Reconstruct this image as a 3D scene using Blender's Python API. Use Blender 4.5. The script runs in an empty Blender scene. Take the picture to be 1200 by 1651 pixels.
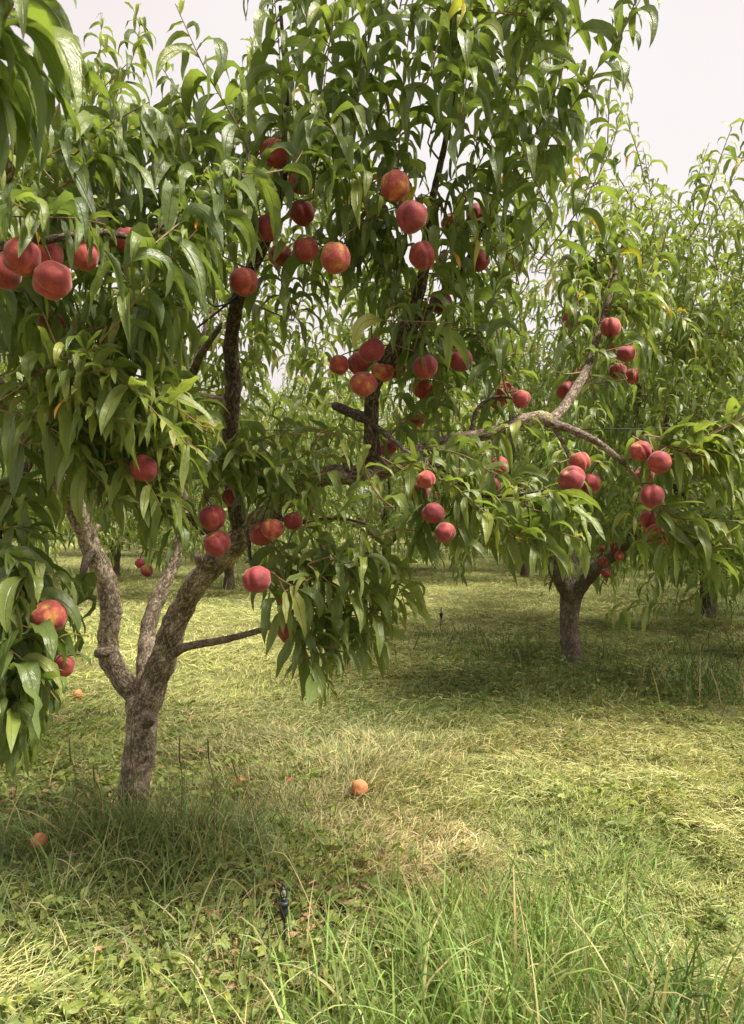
import bpy, math, random
import numpy as np
from mathutils import Vector, noise as mnoise

random.seed(7)
rng = np.random.default_rng(7)
SC = bpy.context.scene
COL = SC.collection

# ------------------------------------------------------------------ camera, sky, sun, exposure
CAM_H, F_PX, HOR, CX = 1.35, 1192.0, 810.0, 600.0      # metres, focal length / horizon / centre in photo pixels
cam_d = bpy.data.cameras.new('camera')
cam = bpy.data.objects.new('camera', cam_d); COL.objects.link(cam)
cam.location = (0, 0, CAM_H); cam.rotation_euler = (math.radians(90), 0, 0)
cam_d.sensor_fit = 'VERTICAL'; cam_d.sensor_height = 36.0; cam_d.sensor_width = 36.0
cam_d.lens = 36.0 * F_PX / 1651.0
cam_d.shift_y = (HOR - 825.5) / 1651.0
cam_d.clip_start = 0.05; cam_d.clip_end = 2000
cam_d.dof.use_dof = True; cam_d.dof.focus_distance = 2.6; cam_d.dof.aperture_fstop = 9.0
SC.camera = cam

SUN_EL, SUN_AZ = 58.0, 106.0       # degrees; azimuth clockwise from +Y (ahead): the sun stands high to the right, veiled by haze
world = bpy.data.worlds.new('World'); SC.world = world; world.use_nodes = True
wn, wl = world.node_tree.nodes, world.node_tree.links
for n in list(wn): wn.remove(n)
w_out = wn.new('ShaderNodeOutputWorld'); w_bg = wn.new('ShaderNodeBackground')
w_sky = wn.new('ShaderNodeTexSky'); w_sky.sky_type = 'NISHITA'; w_sky.sun_disc = False
w_sky.sun_elevation = math.radians(SUN_EL); w_sky.sun_rotation = math.radians(SUN_AZ)
w_sky.dust_density = 6.0; w_sky.air_density = 1.5
w_mix = wn.new('ShaderNodeMix'); w_mix.data_type = 'RGBA'; w_mix.inputs[0].default_value = 0.93
w_tc = wn.new('ShaderNodeTexCoord'); w_no = wn.new('ShaderNodeTexNoise')
w_no.inputs['Scale'].default_value = 1.3; w_no.inputs['Detail'].default_value = 3
w_rp = wn.new('ShaderNodeValToRGB')
w_rp.color_ramp.elements[0].position = 0.35; w_rp.color_ramp.elements[0].color = (4.05, 3.6, 3.46, 1)
w_rp.color_ramp.elements[1].position = 0.68; w_rp.color_ramp.elements[1].color = (4.4, 4.1, 4.02, 1)
wl.new(w_tc.outputs['Generated'], w_no.inputs['Vector']); wl.new(w_no.outputs['Fac'], w_rp.inputs['Fac'])
wl.new(w_sky.outputs[0], w_mix.inputs[6]); wl.new(w_rp.outputs[0], w_mix.inputs[7])
wl.new(w_mix.outputs[2], w_bg.inputs['Color']); w_bg.inputs['Strength'].default_value = 0.1
wl.new(w_bg.outputs[0], w_out.inputs['Surface'])

sun_d = bpy.data.lights.new('sun', 'SUN'); sun_d.energy = 5.0; sun_d.angle = math.radians(20.0); sun_d.color = (1.0, 0.93, 0.82)
sun = bpy.data.objects.new('sun', sun_d); COL.objects.link(sun)
_el, _az = math.radians(SUN_EL), math.radians(SUN_AZ)
sun_dir = Vector((math.sin(_az) * math.cos(_el), math.cos(_az) * math.cos(_el), math.sin(_el)))
sun.rotation_euler = sun_dir.to_track_quat('Z', 'Y').to_euler(); sun.location = sun_dir * 30
SC.view_settings.view_transform = 'Standard'; SC.view_settings.look = 'None'
SC.view_settings.gamma = 1.0; SC.view_settings.exposure = 1.2; SC.view_settings.use_curve_mapping = False
SC.render.engine = 'CYCLES'
SC.cycles.max_bounces = 8; SC.cycles.diffuse_bounces = 4; SC.cycles.glossy_bounces = 2
SC.cycles.transmission_bounces = 6; SC.cycles.transparent_max_bounces = 4
SC.cycles.caustics_reflective = False; SC.cycles.caustics_refractive = False
SC.cycles.use_denoising = True

# ------------------------------------------------------------------ helpers
def W(px, py, Y):                                    # a photo pixel at a real distance Y -> a place in the orchard
    return np.array([(px - CX) / F_PX * Y, Y, CAM_H + (HOR - py) / F_PX * Y])
def G(px, py):                                       # a photo pixel on the ground
    Y = CAM_H * F_PX / (py - HOR)
    return np.array([(px - CX) / F_PX * Y, Y, 0.0])
def tag(o, label, cat=None, group=None, kind=None):
    o['label'] = label
    if cat: o['category'] = cat
    if group: o['group'] = group
    if kind: o['kind'] = kind
    return o
def link(name, data, parent=None):
    o = bpy.data.objects.new(name, data); COL.objects.link(o)
    if parent is not None: o.parent = parent
    return o
def mesh_np(name, V, Fq, mat, uv=None, col=None, smooth=True):
    """V (n,3); Fq (m,4) or (m,3); uv, col per vertex."""
    V = np.asarray(V, np.float32); Fq = np.asarray(Fq, np.int32)
    k = Fq.shape[1]; m = bpy.data.meshes.new(name)
    m.vertices.add(len(V)); m.vertices.foreach_set('co', V.ravel())
    m.loops.add(Fq.size); m.loops.foreach_set('vertex_index', Fq.ravel())
    m.polygons.add(len(Fq)); m.polygons.foreach_set('loop_start', np.arange(0, Fq.size, k, dtype=np.int32))
    m.polygons.foreach_set('use_smooth', np.full(len(Fq), smooth, dtype=bool))
    if uv is not None:
        l = m.uv_layers.new(name='UVMap'); l.data.foreach_set('uv', np.asarray(uv, np.float32)[Fq.ravel()].ravel())
    if col is not None:
        a = m.attributes.new('tint', 'FLOAT_COLOR', 'POINT'); a.data.foreach_set('color', np.asarray(col, np.float32).ravel())
    m.materials.append(mat); m.update(calc_edges=True)
    return m
def unit(a):
    return a / np.maximum(np.linalg.norm(a, axis=-1, keepdims=True), 1e-9)
def vnoise(x, y, f, seed=0):                          # value noise 0..1 on arrays
    x = np.asarray(x) * f + seed * 17.3; y = np.asarray(y) * f - seed * 9.1
    xi, yi = np.floor(x), np.floor(y); fx, fy = x - xi, y - yi
    fx = fx * fx * (3 - 2 * fx); fy = fy * fy * (3 - 2 * fy)
    def h(a, b):
        s = np.sin(a * 127.1 + b * 311.7 + seed * 74.7) * 43758.5453
        return s - np.floor(s)
    return (h(xi, yi) * (1 - fx) + h(xi + 1, yi) * fx) * (1 - fy) + (h(xi, yi + 1) * (1 - fx) + h(xi + 1, yi + 1) * fx) * fy
def in_poly(px, py, poly):
    px, py = np.asarray(px, float), np.asarray(py, float); r = np.zeros(px.shape, bool); n = len(poly)
    for i in range(n):
        x1, y1 = poly[i]; x2, y2 = poly[(i + 1) % n]
        c = (y1 > py) != (y2 > py)
        with np.errstate(divide='ignore', invalid='ignore'):
            r ^= c & (px < (x2 - x1) * (py - y1) / (y2 - y1 + 1e-12) + x1)
    return r
def project(P):
    P = np.asarray(P); Y = np.maximum(P[..., 1], 0.05)
    return CX + P[..., 0] / Y * F_PX, HOR - (P[..., 2] - CAM_H) / Y * F_PX

# ------------------------------------------------------------------ materials
class NB:
    def __init__(s, name):
        s.m = bpy.data.materials.new(name); s.m.use_nodes = True; s.t = s.m.node_tree
        for n in list(s.t.nodes): s.t.nodes.remove(n)
        s.out = s.n('ShaderNodeOutputMaterial')
    def n(s, typ, ins=None, **kw):
        n = s.t.nodes.new(typ)
        for k, v in kw.items(): setattr(n, k, v)
        for k, v in (ins or {}).items(): s.set(n.inputs[k], v)
        return n
    def set(s, inp, v):
        if hasattr(v, 'is_output') or isinstance(v, bpy.types.NodeSocket): s.t.links.new(v, inp)
        else: inp.default_value = v
    def ramp(s, fac, pts, mode='LINEAR'):
        r = s.n('ShaderNodeValToRGB', {'Fac': fac}); e = r.color_ramp.elements; r.color_ramp.interpolation = mode
        while len(e) < len(pts): e.new(0.5)
        for i, (p, c) in enumerate(pts):
            e[i].position = p; e[i].color = (*c, 1) if len(c) == 3 else c
        return r.outputs[0]
    def mix(s, f, a, b, blend='MIX'):
        n = s.n('ShaderNodeMix', data_type='RGBA', blend_type=blend)
        s.set(n.inputs[0], f); s.set(n.inputs[6], a if not isinstance(a, tuple) else (*a, 1)); s.set(n.inputs[7], b if not isinstance(b, tuple) else (*b, 1))
        return n.outputs[2]
    def math(s, op, a, b=0.0, c=None, clamp=False):
        n = s.n('ShaderNodeMath', operation=op, use_clamp=clamp); s.set(n.inputs[0], a); s.set(n.inputs[1], b)
        if c is not None: s.set(n.inputs[2], c)
        return n.outputs[0]
    def noise(s, vec, scale, detail=3, rough=0.55, dist=0.0):
        n = s.n('ShaderNodeTexNoise', {'Scale': scale, 'Detail': detail, 'Roughness': rough, 'Distortion': dist})
        if vec is not None: s.set(n.inputs['Vector'], vec)
        return n.outputs['Fac']
    def bump(s, h, strength, dist=0.01):
        return s.n('ShaderNodeBump', {'Height': h, 'Strength': strength, 'Distance': dist}).outputs[0]

def leaf_material(name, transl=0.42, bright=1.0):
    b = NB(name)
    at = b.n('ShaderNodeAttribute', attribute_name='tint'); sp = b.n('ShaderNodeSeparateColor', {0: at.outputs['Color']})
    R, Y, S = sp.outputs[0], sp.outputs[1], sp.outputs[2]
    uv = b.n('ShaderNodeUVMap', uv_map='UVMap'); suv = b.n('ShaderNodeSeparateXYZ', {0: uv.outputs[0]})
    k = bright
    green = b.ramp(R, [(0.0, (0.074 * k, 0.112 * k, 0.036 * k)), (0.4, (0.136 * k, 0.182 * k, 0.049 * k)), (0.72, (0.21 * k, 0.25 * k, 0.06 * k)), (1.0, (0.31 * k, 0.33 * k, 0.085 * k))])
    yel = b.ramp(Y, [(0.0, (0.10, 0.16, 0.025)), (0.5, (0.30, 0.34, 0.05)), (0.8, (0.55, 0.38, 0.03)), (1.0, (0.58, 0.20, 0.025))])
    geo = b.n('ShaderNodeNewGeometry')
    big = b.noise(geo.outputs['Position'], 26.0, 3)
    fac = b.math('MULTIPLY', Y, 1.7, clamp=True)
    c = b.mix(fac, green, yel)
    c = b.mix(b.math('MULTIPLY_ADD', big, 0.9, -0.25, clamp=True), c, b.mix(0.5, c, (0.10 * k, 0.15 * k, 0.03 * k)))
    # silvery-tan rubbed spots that some leaves carry
    spot = b.math('MULTIPLY', b.math('GREATER_THAN', b.noise(geo.outputs['Position'], 19.0, 2), 0.70), S)
    c = b.mix(b.math('MULTIPLY', spot, 0.6), c, (0.42, 0.36, 0.22))
    dx = b.math('ABSOLUTE', b.math('SUBTRACT', suv.outputs[0], 0.5))
    rib = b.math('SUBTRACT', 1.0, b.math('DIVIDE', dx, 0.045), clamp=True)
    c = b.mix(b.math('MULTIPLY', rib, 0.55), c, (0.20, 0.26, 0.09))
    back = geo.outputs['Backfacing']
    under = b.mix(0.55, c, (0.105 * k, 0.155 * k, 0.062 * k))
    cc = b.mix(back, c, under)
    # side veins and quilting between them
    vv = b.math('SUBTRACT', b.math('MULTIPLY_ADD', suv.outputs[1], 52.0, b.math('MULTIPLY', big, 9.0)), b.math('MULTIPLY', dx, 34.0))
    quilt = b.math('ABSOLUTE', b.math('SINE', vv))
    h = b.math('ADD', b.math('MULTIPLY', quilt, 0.10), b.math('MULTIPLY', rib, -0.8))
    h = b.math('ADD', h, b.math('MULTIPLY', b.noise(geo.outputs['Position'], 60.0, 2), 0.9))
    nrm = b.bump(h, 0.6, 0.004)
    rgh = b.math('MULTIPLY_ADD', back, 0.25, 0.36)
    p = b.n('ShaderNodeBsdfPrincipled', {'Base Color': cc, 'Roughness': rgh, 'Specular IOR Level': 0.5, 'Normal': nrm})
    tc = b.mix(0.6, b.mix(1.0, c, (2.1, 2.3, 1.1), 'MULTIPLY'), (0.15, 0.20, 0.03))
    tr = b.n('ShaderNodeBsdfTranslucent', {'Color': tc, 'Normal': nrm})
    mx = b.n('ShaderNodeMixShader', {0: transl, 1: p.outputs[0], 2: tr.outputs[0]})
    b.t.links.new(mx.outputs[0], b.out.inputs[0])
    return b.m

def bark_material(name, tone=(1, 1, 1), scale=1.0, pale=0.5):
    b = NB(name)
    uv = b.n('ShaderNodeUVMap', uv_map='UVMap')
    tc = b.n('ShaderNodeTexCoord')
    pos = tc.outputs['Object']
    def C(c): return tuple(c[i] * tone[i] for i in range(3))
    mp = b.n('ShaderNodeMapping', {'Vector': uv.outputs[0], 'Scale': (1.0, 0.5, 1.0)})
    n1 = b.noise(mp.outputs[0], 105 * scale, 7, 0.68, 0.8)
    n2 = b.noise(pos, 13 * scale, 5, 0.65)
    n3 = b.noise(pos, 150 * scale, 4, 0.75)
    n4 = b.noise(mp.outputs[0], 190 * scale, 4, 0.7, 1.0)
    crack = b.ramp(b.math('ABSOLUTE', b.math('SUBTRACT', n1, 0.47)), [(0.0, (0, 0, 0)), (0.045, (1, 1, 1))])
    col = b.ramp(n1, [(0.28, C((0.065, 0.050, 0.040))), (0.48, C((0.15, 0.118, 0.090))), (0.70, C((0.27, 0.225, 0.175)))])
    palem = b.math('MULTIPLY', b.ramp(b.math('ADD', b.math('MULTIPLY', n2, 0.7), b.math('MULTIPLY', n4, 0.3)), [(0.46, (0, 0, 0)), (0.58, (1, 1, 1))]), pale)
    col = b.mix(palem, col, b.mix(n3, C((0.24, 0.19, 0.14)), C((0.56, 0.48, 0.38))))
    col = b.mix(b.math('MULTIPLY', b.math('SUBTRACT', 1.0, crack), 0.8), col, C((0.03, 0.022, 0.018)))
    h = b.math('ADD', b.math('MULTIPLY', crack, 0.6), b.math('ADD', b.math('MULTIPLY', n1, 1.0), b.math('ADD', b.math('MULTIPLY', n3, 0.4), b.math('MULTIPLY', palem, 0.5))))
    p = b.n('ShaderNodeBsdfPrincipled', {'Base Color': col, 'Roughness': 0.9, 'Specular IOR Level': 0.15, 'Normal': b.bump(h, 0.9, 0.008)})
    b.t.links.new(p.outputs[0], b.out.inputs[0])
    return b.m

def peach_material():
    b = NB('peach_skin')
    tc = b.n('ShaderNodeTexCoord'); oi = b.n('ShaderNodeObjectInfo')
    off = b.n('ShaderNodeVectorMath', {0: tc.outputs['Object'], 1: b.n('ShaderNodeCombineXYZ', {0: b.math('MULTIPLY', oi.outputs['Random'], 40.0), 1: b.math('MULTIPLY', oi.outputs['Random'], 91.0), 2: 0.0}).outputs[0]}, operation='ADD').outputs[0]
    n1 = b.noise(off, 1.1, 3, 0.55); n2 = b.noise(off, 5.5, 4, 0.6); n3 = b.noise(off, 42.0, 2, 0.6)
    f = b.math('ADD', b.math('MULTIPLY', n1, 0.75), b.math('MULTIPLY', n2, 0.28))
    f = b.math('ADD', f, b.math('MULTIPLY_ADD', oi.outputs['Random'], 0.24, -0.12))
    c = b.ramp(f, [(0.27, (0.56, 0.30, 0.08)), (0.35, (0.44, 0.13, 0.065)), (0.45, (0.32, 0.052, 0.052)), (0.60, (0.21, 0.030, 0.040)), (0.76, (0.11, 0.020, 0.032))])
    c = b.mix(b.math('MULTIPLY', b.ramp(n3, [(0.52, (0, 0, 0)), (0.70, (1, 1, 1))]), 0.28), c, (0.60, 0.20, 0.10))
    at = b.n('ShaderNodeAttribute', attribute_name='tint'); sp = b.n('ShaderNodeSeparateColor', {0: at.outputs['Color']})
    c = b.mix(b.math('MULTIPLY', sp.outputs[0], 0.5), c, (0.16, 0.015, 0.02))       # suture line grows darker
    c = b.mix(b.math('MULTIPLY', sp.outputs[1], 0.8), c, (0.62, 0.40, 0.10))         # stem hollow stays yellow
    p = b.n('ShaderNodeBsdfPrincipled', {'Base Color': c, 'Roughness': 0.62, 'Specular IOR Level': 0.25,
            'Sheen Weight': 0.3, 'Sheen Roughness': 0.45, 'Sheen Tint': (1.0, 0.80, 0.72, 1), 'Subsurface Weight': 0.0,
            'Normal': b.bump(b.math('ADD', n3, b.math('MULTIPLY', n2, 1.4)), 0.10, 0.01)})
    b.t.links.new(p.outputs[0], b.out.inputs[0]); return b.m

def simple_material(name, col, rough=0.6, var=0.25, scale=30.0, spec=0.3, bump=0.2):
    b = NB(name); tc = b.n('ShaderNodeTexCoord')
    n = b.noise(tc.outputs['Object'], scale, 4, 0.6)
    c = b.mix(n, tuple(v * (1 - var) for v in col), tuple(min(1, v * (1 + var)) for v in col))
    p = b.n('ShaderNodeBsdfPrincipled', {'Base Color': c, 'Roughness': rough, 'Specular IOR Level': spec, 'Normal': b.bump(n, bump, 0.003)})
    b.t.links.new(p.outputs[0], b.out.inputs[0]); return b.m

def blade_material(name, transl=0.3):
    b = NB(name)
    at = b.n('ShaderNodeAttribute', attribute_name='tint')
    geo = b.n('ShaderNodeNewGeometry')
    c = b.mix(b.math('MULTIPLY', b.noise(geo.outputs['Position'], 90.0, 2), 0.35), at.outputs['Color'], b.mix(1.0, at.outputs['Color'], (0.6, 0.62, 0.6), 'MULTIPLY'))
    p = b.n('ShaderNodeBsdfPrincipled', {'Base Color': c, 'Roughness': 0.55, 'Specular IOR Level': 0.3})
    tr = b.n('ShaderNodeBsdfTranslucent', {'Color': b.mix(1.0, c, (1.15, 1.2, 0.8), 'MULTIPLY')})
    mx = b.n('ShaderNodeMixShader', {0: transl, 1: p.outputs[0], 2: tr.outputs[0]})
    b.t.links.new(mx.outputs[0], b.out.inputs[0]); return b.m

def ground_material():
    b = NB('ground_soil')
    geo = b.n('ShaderNodeNewGeometry'); pos = geo.outputs['Position']
    n1 = b.noise(pos, 0.9, 4); n2 = b.noise(pos, 9.0, 5, 0.65); n3 = b.noise(pos, 70.0, 4, 0.7)
    c = b.ramp(n2, [(0.3, (0.06, 0.05, 0.03)), (0.5, (0.14, 0.12, 0.06)), (0.7, (0.24, 0.20, 0.10))])
    g = b.ramp(n3, [(0.35, (0.08, 0.10, 0.03)), (0.65, (0.24, 0.25, 0.075))])
    c = b.mix(b.ramp(n1, [(0.35, (0.35, 0.35, 0.35)), (0.65, (0.85, 0.85, 0.85))]), c, g)
    p = b.n('ShaderNodeBsdfPrincipled', {'Base Color': c, 'Roughness': 0.95, 'Specular IOR Level': 0.1, 'Normal': b.bump(b.math('ADD', n3, n2), 0.8, 0.02)})
    b.t.links.new(p.outputs[0], b.out.inputs[0]); return b.m

M_LEAF = leaf_material('peach_leaf', 0.42)
M_LEAF_FAR = leaf_material('peach_leaf_far', 0.42, 1.2)  # brighter copy: haze and sunlight on distant crowns put into the colour
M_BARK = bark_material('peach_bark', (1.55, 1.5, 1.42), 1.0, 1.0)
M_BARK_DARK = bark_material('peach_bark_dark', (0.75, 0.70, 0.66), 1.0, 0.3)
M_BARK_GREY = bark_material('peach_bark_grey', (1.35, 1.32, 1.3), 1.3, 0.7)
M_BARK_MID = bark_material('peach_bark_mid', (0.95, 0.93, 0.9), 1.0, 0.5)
M_TWIG = simple_material('green_twig', (0.17, 0.13, 0.06), 0.6, 0.4, 20)
M_TWIG_RED = simple_material('red_twig', (0.20, 0.12, 0.065), 0.5, 0.35, 20)
M_PEACH = peach_material(); M_PEACH_OLD = simple_material('faded_peach_skin', (0.56, 0.22, 0.10), .7, .55, 1.3, .2)
M_BLADE = blade_material('grass_blade', 0.32)
M_DRY = blade_material('dry_blade', 0.12)
M_GROUND = ground_material()
M_BLACK = simple_material('black_plastic', (0.018, 0.02, 0.024), 0.45, 0.3, 60, 0.4)
M_HOSE = simple_material('hose_plastic', (0.03, 0.035, 0.045), 0.4, 0.3, 25, 0.5)
M_BLUE = simple_material('blue_stripe', (0.04, 0.09, 0.16), 0.4, 0.2, 25, 0.4)
M_WHITE = simple_material('pale_plastic', (0.16, 0.15, 0.135), 0.5, 0.15, 60)
M_SEED = simple_material('seed_head', (0.10, 0.085, 0.035), 0.8, 0.5, 120)

# ------------------------------------------------------------------ leaf maker
LEAF_T = {}
def leaf_topology(S):
    if S not in LEAF_T:
        q = []
        for j in range(S):
            for a in range(2):
                q.append((j * 3 + a, j * 3 + a + 1, (j + 1) * 3 + a + 1, (j + 1) * 3 + a))
        LEAF_T[S] = np.array(q)
    return LEAF_T[S]
def make_leaves(P, D, L, Wd, droop, S=9, roll=None, curl=None, fold=None, wavy=1.0):
    """P base points, D first directions, L lengths, Wd widths, droop how far it bends down. Returns (n, (S+1)*3, 3)"""
    n = len(P); D = unit(D)
    t = np.linspace(0, 1, S + 1)
    roll = rng.normal(0, 0.7, n) if roll is None else roll
    curl = rng.normal(0.95, 0.65, n) if curl is None else curl
    fold = rng.uniform(0.18, 0.62, n) if fold is None else fold
    Z = np.array([0, 0, 1.0])
    Dh = D.copy(); Dh[:, 2] = 0; Dh = unit(Dh + 1e-4)
    side = unit(np.cross(D, Z) + rng.normal(0, 0.08, (n, 3)))
    sway = rng.normal(0, 0.22, n)
    pts = np.zeros((n, S + 1, 3)); dirs = np.zeros((n, S + 1, 3)); p = P.copy()
    for j in range(S + 1):
        d = unit(D + np.outer(droop * t[j] ** 1.05, -Z) - Dh * (curl * np.minimum(droop, 2.2) * t[j] ** 2.2 * 0.5)[:, None] + side * (sway * t[j])[:, None])
        dirs[:, j] = d; pts[:, j] = p; p = p + d * (L / S)[:, None]
    prof = np.sin(np.pi * np.clip(t, 0, 1) ** 0.78) ** 0.85
    prof = np.where(t < 0.07, 0.10, prof); prof[-1] = 0.02
    V = np.zeros((n, S + 1, 3, 3))
    ph = rng.uniform(0, 6.28, n); fr = rng.uniform(7, 16, n); am = rng.uniform(0.05, 0.24, n) * wavy
    tw = rng.normal(0, 0.5, n)
    for j in range(S + 1):
        d = dirs[:, j]
        s = unit(side - d * np.sum(side * d, 1, keepdims=True)); nn = np.cross(s, d)
        a = roll + tw * t[j]
        s2 = s * np.cos(a)[:, None] + nn * np.sin(a)[:, None]; n2 = nn * np.cos(a)[:, None] - s * np.sin(a)[:, None]
        w = (Wd * prof[j] * 0.5)[:, None]
        V[:, j, 1] = pts[:, j]
        for sgn, c in ((-1, 0), (1, 2)):
            wv = (am * np.sin(fr * t[j] + ph + (1.3 if sgn > 0 else 0)))[:, None]
            V[:, j, c] = pts[:, j] + s2 * w * sgn * (1 - 0.25 * fold[:, None]) + n2 * w * (fold[:, None] + wv * 2.2)
    return V.reshape(n, (S + 1) * 3, 3)
def leaf_uv(S):
    t = np.linspace(0, 1, S + 1); return np.array([(u, v) for v in t for u in (0.0, 0.5, 1.0)])
def leaves_mesh(name, V, tint, S, mat):
    n, k, _ = V.shape
    q = leaf_topology(S); Fq = (q[None] + (np.arange(n) * k)[:, None, None]).reshape(-1, 4)
    uv = np.tile(leaf_uv(S), (n, 1)); col = np.repeat(tint, k, axis=0)
    return mesh_np(name, V.reshape(-1, 3), Fq, mat, uv, col)

# ------------------------------------------------------------------ limbs and twigs
def spline(pts, rad, step):
    pts = np.asarray(pts, float); rad = np.asarray(rad, float); n = len(pts); P, R = [], []
    for i in range(n - 1):
        p0 = pts[max(i - 1, 0)]; p1 = pts[i]; p2 = pts[i + 1]; p3 = pts[min(i + 2, n - 1)]
        k = max(2, int(np.linalg.norm(p2 - p1) / step))
        for a in range(k):
            t = a / k
            P.append(0.5 * ((2 * p1) + (-p0 + p2) * t + (2 * p0 - 5 * p1 + 4 * p2 - p3) * t * t + (-p0 + 3 * p1 - 3 * p2 + p3) * t ** 3))
            R.append(rad[i] * (1 - t) + rad[i + 1] * t)
    P.append(pts[-1]); R.append(rad[-1]); return np.array(P), np.array(R)
def tube(P, R, k=18, rough=0.0, seed=0.0, knots=(), flare=0.0):
    """rings along P; rough = relative bumpiness; knots = [(index share, angle, size)]"""
    n = len(P); T = unit(np.gradient(P, axis=0)); up = np.array([0.3, 1.0, 0.2])
    V, UV = [], []; s_len = np.concatenate([[0], np.cumsum(np.linalg.norm(np.diff(P, axis=0), axis=1))])
    nrm = unit(up - T[0] * np.dot(up, T[0]))
    for i in range(n):
        nrm = unit(nrm - T[i] * np.dot(nrm, T[i])); b = np.cross(T[i], nrm)
        for j in range(k):
            a = 2 * math.pi * j / k; r = R[i]
            dv = nrm * math.cos(a) + b * math.sin(a)
            if rough:
                q = Vector(P[i] + dv * r) * (0.55 / max(r, 0.012)); q.x += seed
                r *= 1 + rough * (mnoise.noise(q) * 1.1 + mnoise.noise(q * 2.7) * 0.6 + mnoise.noise(q * 6.0) * 0.3)
                for (ks, ka, kz) in knots:
                    dd = ((s_len[i] - ks * s_len[-1]) / (R[i] * 0.75)) ** 2 + (math.atan2(math.sin(a - ka), math.cos(a - ka)) / 0.6) ** 2
                    r *= 1 + kz * math.exp(-dd)
                if flare and i < 12: r *= 1 + flare * (1 - i / 12) ** 2 * (0.7 + 0.5 * math.sin(a * 4 + 1))
            V.append(P[i] + dv * r); UV.append((a / (2 * math.pi) * 2 * math.pi * R[i], s_len[i]))
    Fq = []
    for i in range(n - 1):
        for j in range(k):
            j2 = (j + 1) % k; Fq.append((i * k + j, i * k + j2, (i + 1) * k + j2, (i + 1) * k + j))
    V += [P[0], P[-1]]; UV += [UV[0], UV[-1]]
    for j in range(k):
        j2 = (j + 1) % k; Fq.append((n * k, j2, j, n * k)); Fq.append((n * k + 1, (n - 1) * k + j, (n - 1) * k + j2, n * k + 1))
    return np.array(V), np.array(Fq), np.array(UV)
def tube_mesh(name, P, R, mat, k=18, rough=0.0, seed=0.0, knots=(), flare=0.0):
    V, Fq, UV = tube(P, R, k, rough, seed, knots, flare)
    cap = Fq[-2 * k:]; body = Fq[:-2 * k]
    m = bpy.data.meshes.new(name)
    faces = [tuple(f) for f in body.tolist()] + [(f[0], f[1], f[2]) for f in cap.tolist()]
    m.from_pydata([tuple(v) for v in V.tolist()], [], faces)
    l = m.uv_layers.new(name='UVMap'); idx = np.zeros(len(m.loops), np.int32); m.loops.foreach_get('vertex_index', idx)
    l.data.foreach_set('uv', UV[idx].astype(np.float32).ravel())
    m.polygons.foreach_set('use_smooth', np.ones(len(m.polygons), bool)); m.materials.append(mat); m.update()
    return m
def thin_tubes(lines, k=5):
    """many thin twigs at once: lines = [(P (n,3), R (n,))] -> V, F"""
    VV, FF, o = [], [], 0
    for P, R in lines:
        n = len(P); T = unit(np.gradient(P, axis=0)); ref = np.array([0.31, 0.9, 0.2])
        a = unit(np.cross(T, ref)); b = np.cross(T, a); an = np.arange(k) * 2 * math.pi / k
        V = P[:, None] + R[:, None, None] * (a[:, None] * np.cos(an)[None, :, None] + b[:, None] * np.sin(an)[None, :, None])
        VV.append(V.reshape(-1, 3)); i = np.arange(n - 1)[:, None] * k; j = np.arange(k)[None]; j2 = (j + 1) % k
        FF.append(np.stack([i + j, i + j2, i + k + j2, i + k + j], -1).reshape(-1, 4) + o); o += n * k
    return np.concatenate(VV), np.concatenate(FF)

# ------------------------------------------------------------------ shoots: a bending twig with leaves spiralling along it
def shoot_curve(p0, d, length, bend, n=14):
    """bend = vector added progressively to the direction"""
    P = [np.array(p0, float)]; d = unit(np.array(d, float))
    for i in range(n):
        t = i / n; dd = unit(d + np.asarray(bend) * t); P.append(P[-1] + dd * length / n)
    return np.array(P)
DENS = 0.80
def leaves_on(P, spacing, Lm, tip_young=0.25, start=0.06, pitch=(0.75, 1.25), young_lit=0.0, big=1.0, droop=(1.6, 4.4)):
    seg = np.linalg.norm(np.diff(P, axis=0), axis=1); s = np.concatenate([[0], np.cumsum(seg)]); tot = s[-1]
    pos = np.arange(start * tot, tot, spacing * DENS) + rng.uniform(-0.3, 0.3) * spacing
    pos = np.clip(pos, 0, tot); n = len(pos)
    B = np.stack([np.interp(pos, s, P[:, c]) for c in range(3)], 1)
    T = unit(np.stack([np.interp(pos, s, np.gradient(P[:, c])) for c in range(3)], 1))
    ref = np.array([0.2, 0.5, 0.84]); a = unit(np.cross(T, ref)); b = np.cross(T, a)
    an = np.arange(n) * 2.399 + rng.uniform(0, 6.28) + rng.normal(0, 0.35, n)
    out = a * np.cos(an)[:, None] + b * np.sin(an)[:, None]
    ptc = rng.uniform(*pitch, n)
    D = T * np.cos(ptc)[:, None] + out * np.sin(ptc)[:, None]
    f = pos / max(tot, 1e-6)
    L = Lm * 1.2 * rng.uniform(0.58, 1.2, n) * np.where(f > 1 - tip_young, 1 - 0.68 * (f - 1 + tip_young) / max(tip_young, 1e-6), 1) * np.where(f < 0.12, 0.8, 1)
    Wd = L * rng.uniform(0.175, 0.245, n) * big
    dr = rng.uniform(*droop, n) * np.where(f > 0.9, 0.55, 1)
    tint = np.zeros((n, 4)); tint[:, 3] = 1
    tint[:, 0] = np.clip(rng.beta(2.2, 2.6, n) * 0.9 + young_lit * 0.5 + np.where(f > 0.8, 0.30 * (f - 0.8) / 0.2, 0), 0, 1)  # paler tint for leaf age, also paints sunlit brightness onto whole leaf masses
    yl = rng.uniform(0, 1, n)
    tint[:, 1] = np.where(yl < 0.009, rng.uniform(0.6, 1.0, n), np.where(yl < 0.06, rng.uniform(0.1, 0.4, n), 0))
    if young_lit >= 0.65: tint[:, 1] = np.where(rng.uniform(0, 1, n) < .6, rng.uniform(.12, .5, n), tint[:, 1])
    tint[:, 2] = (rng.uniform(0, 1, n) < 0.28)
    return B, D, L, Wd, dr, tint

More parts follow.
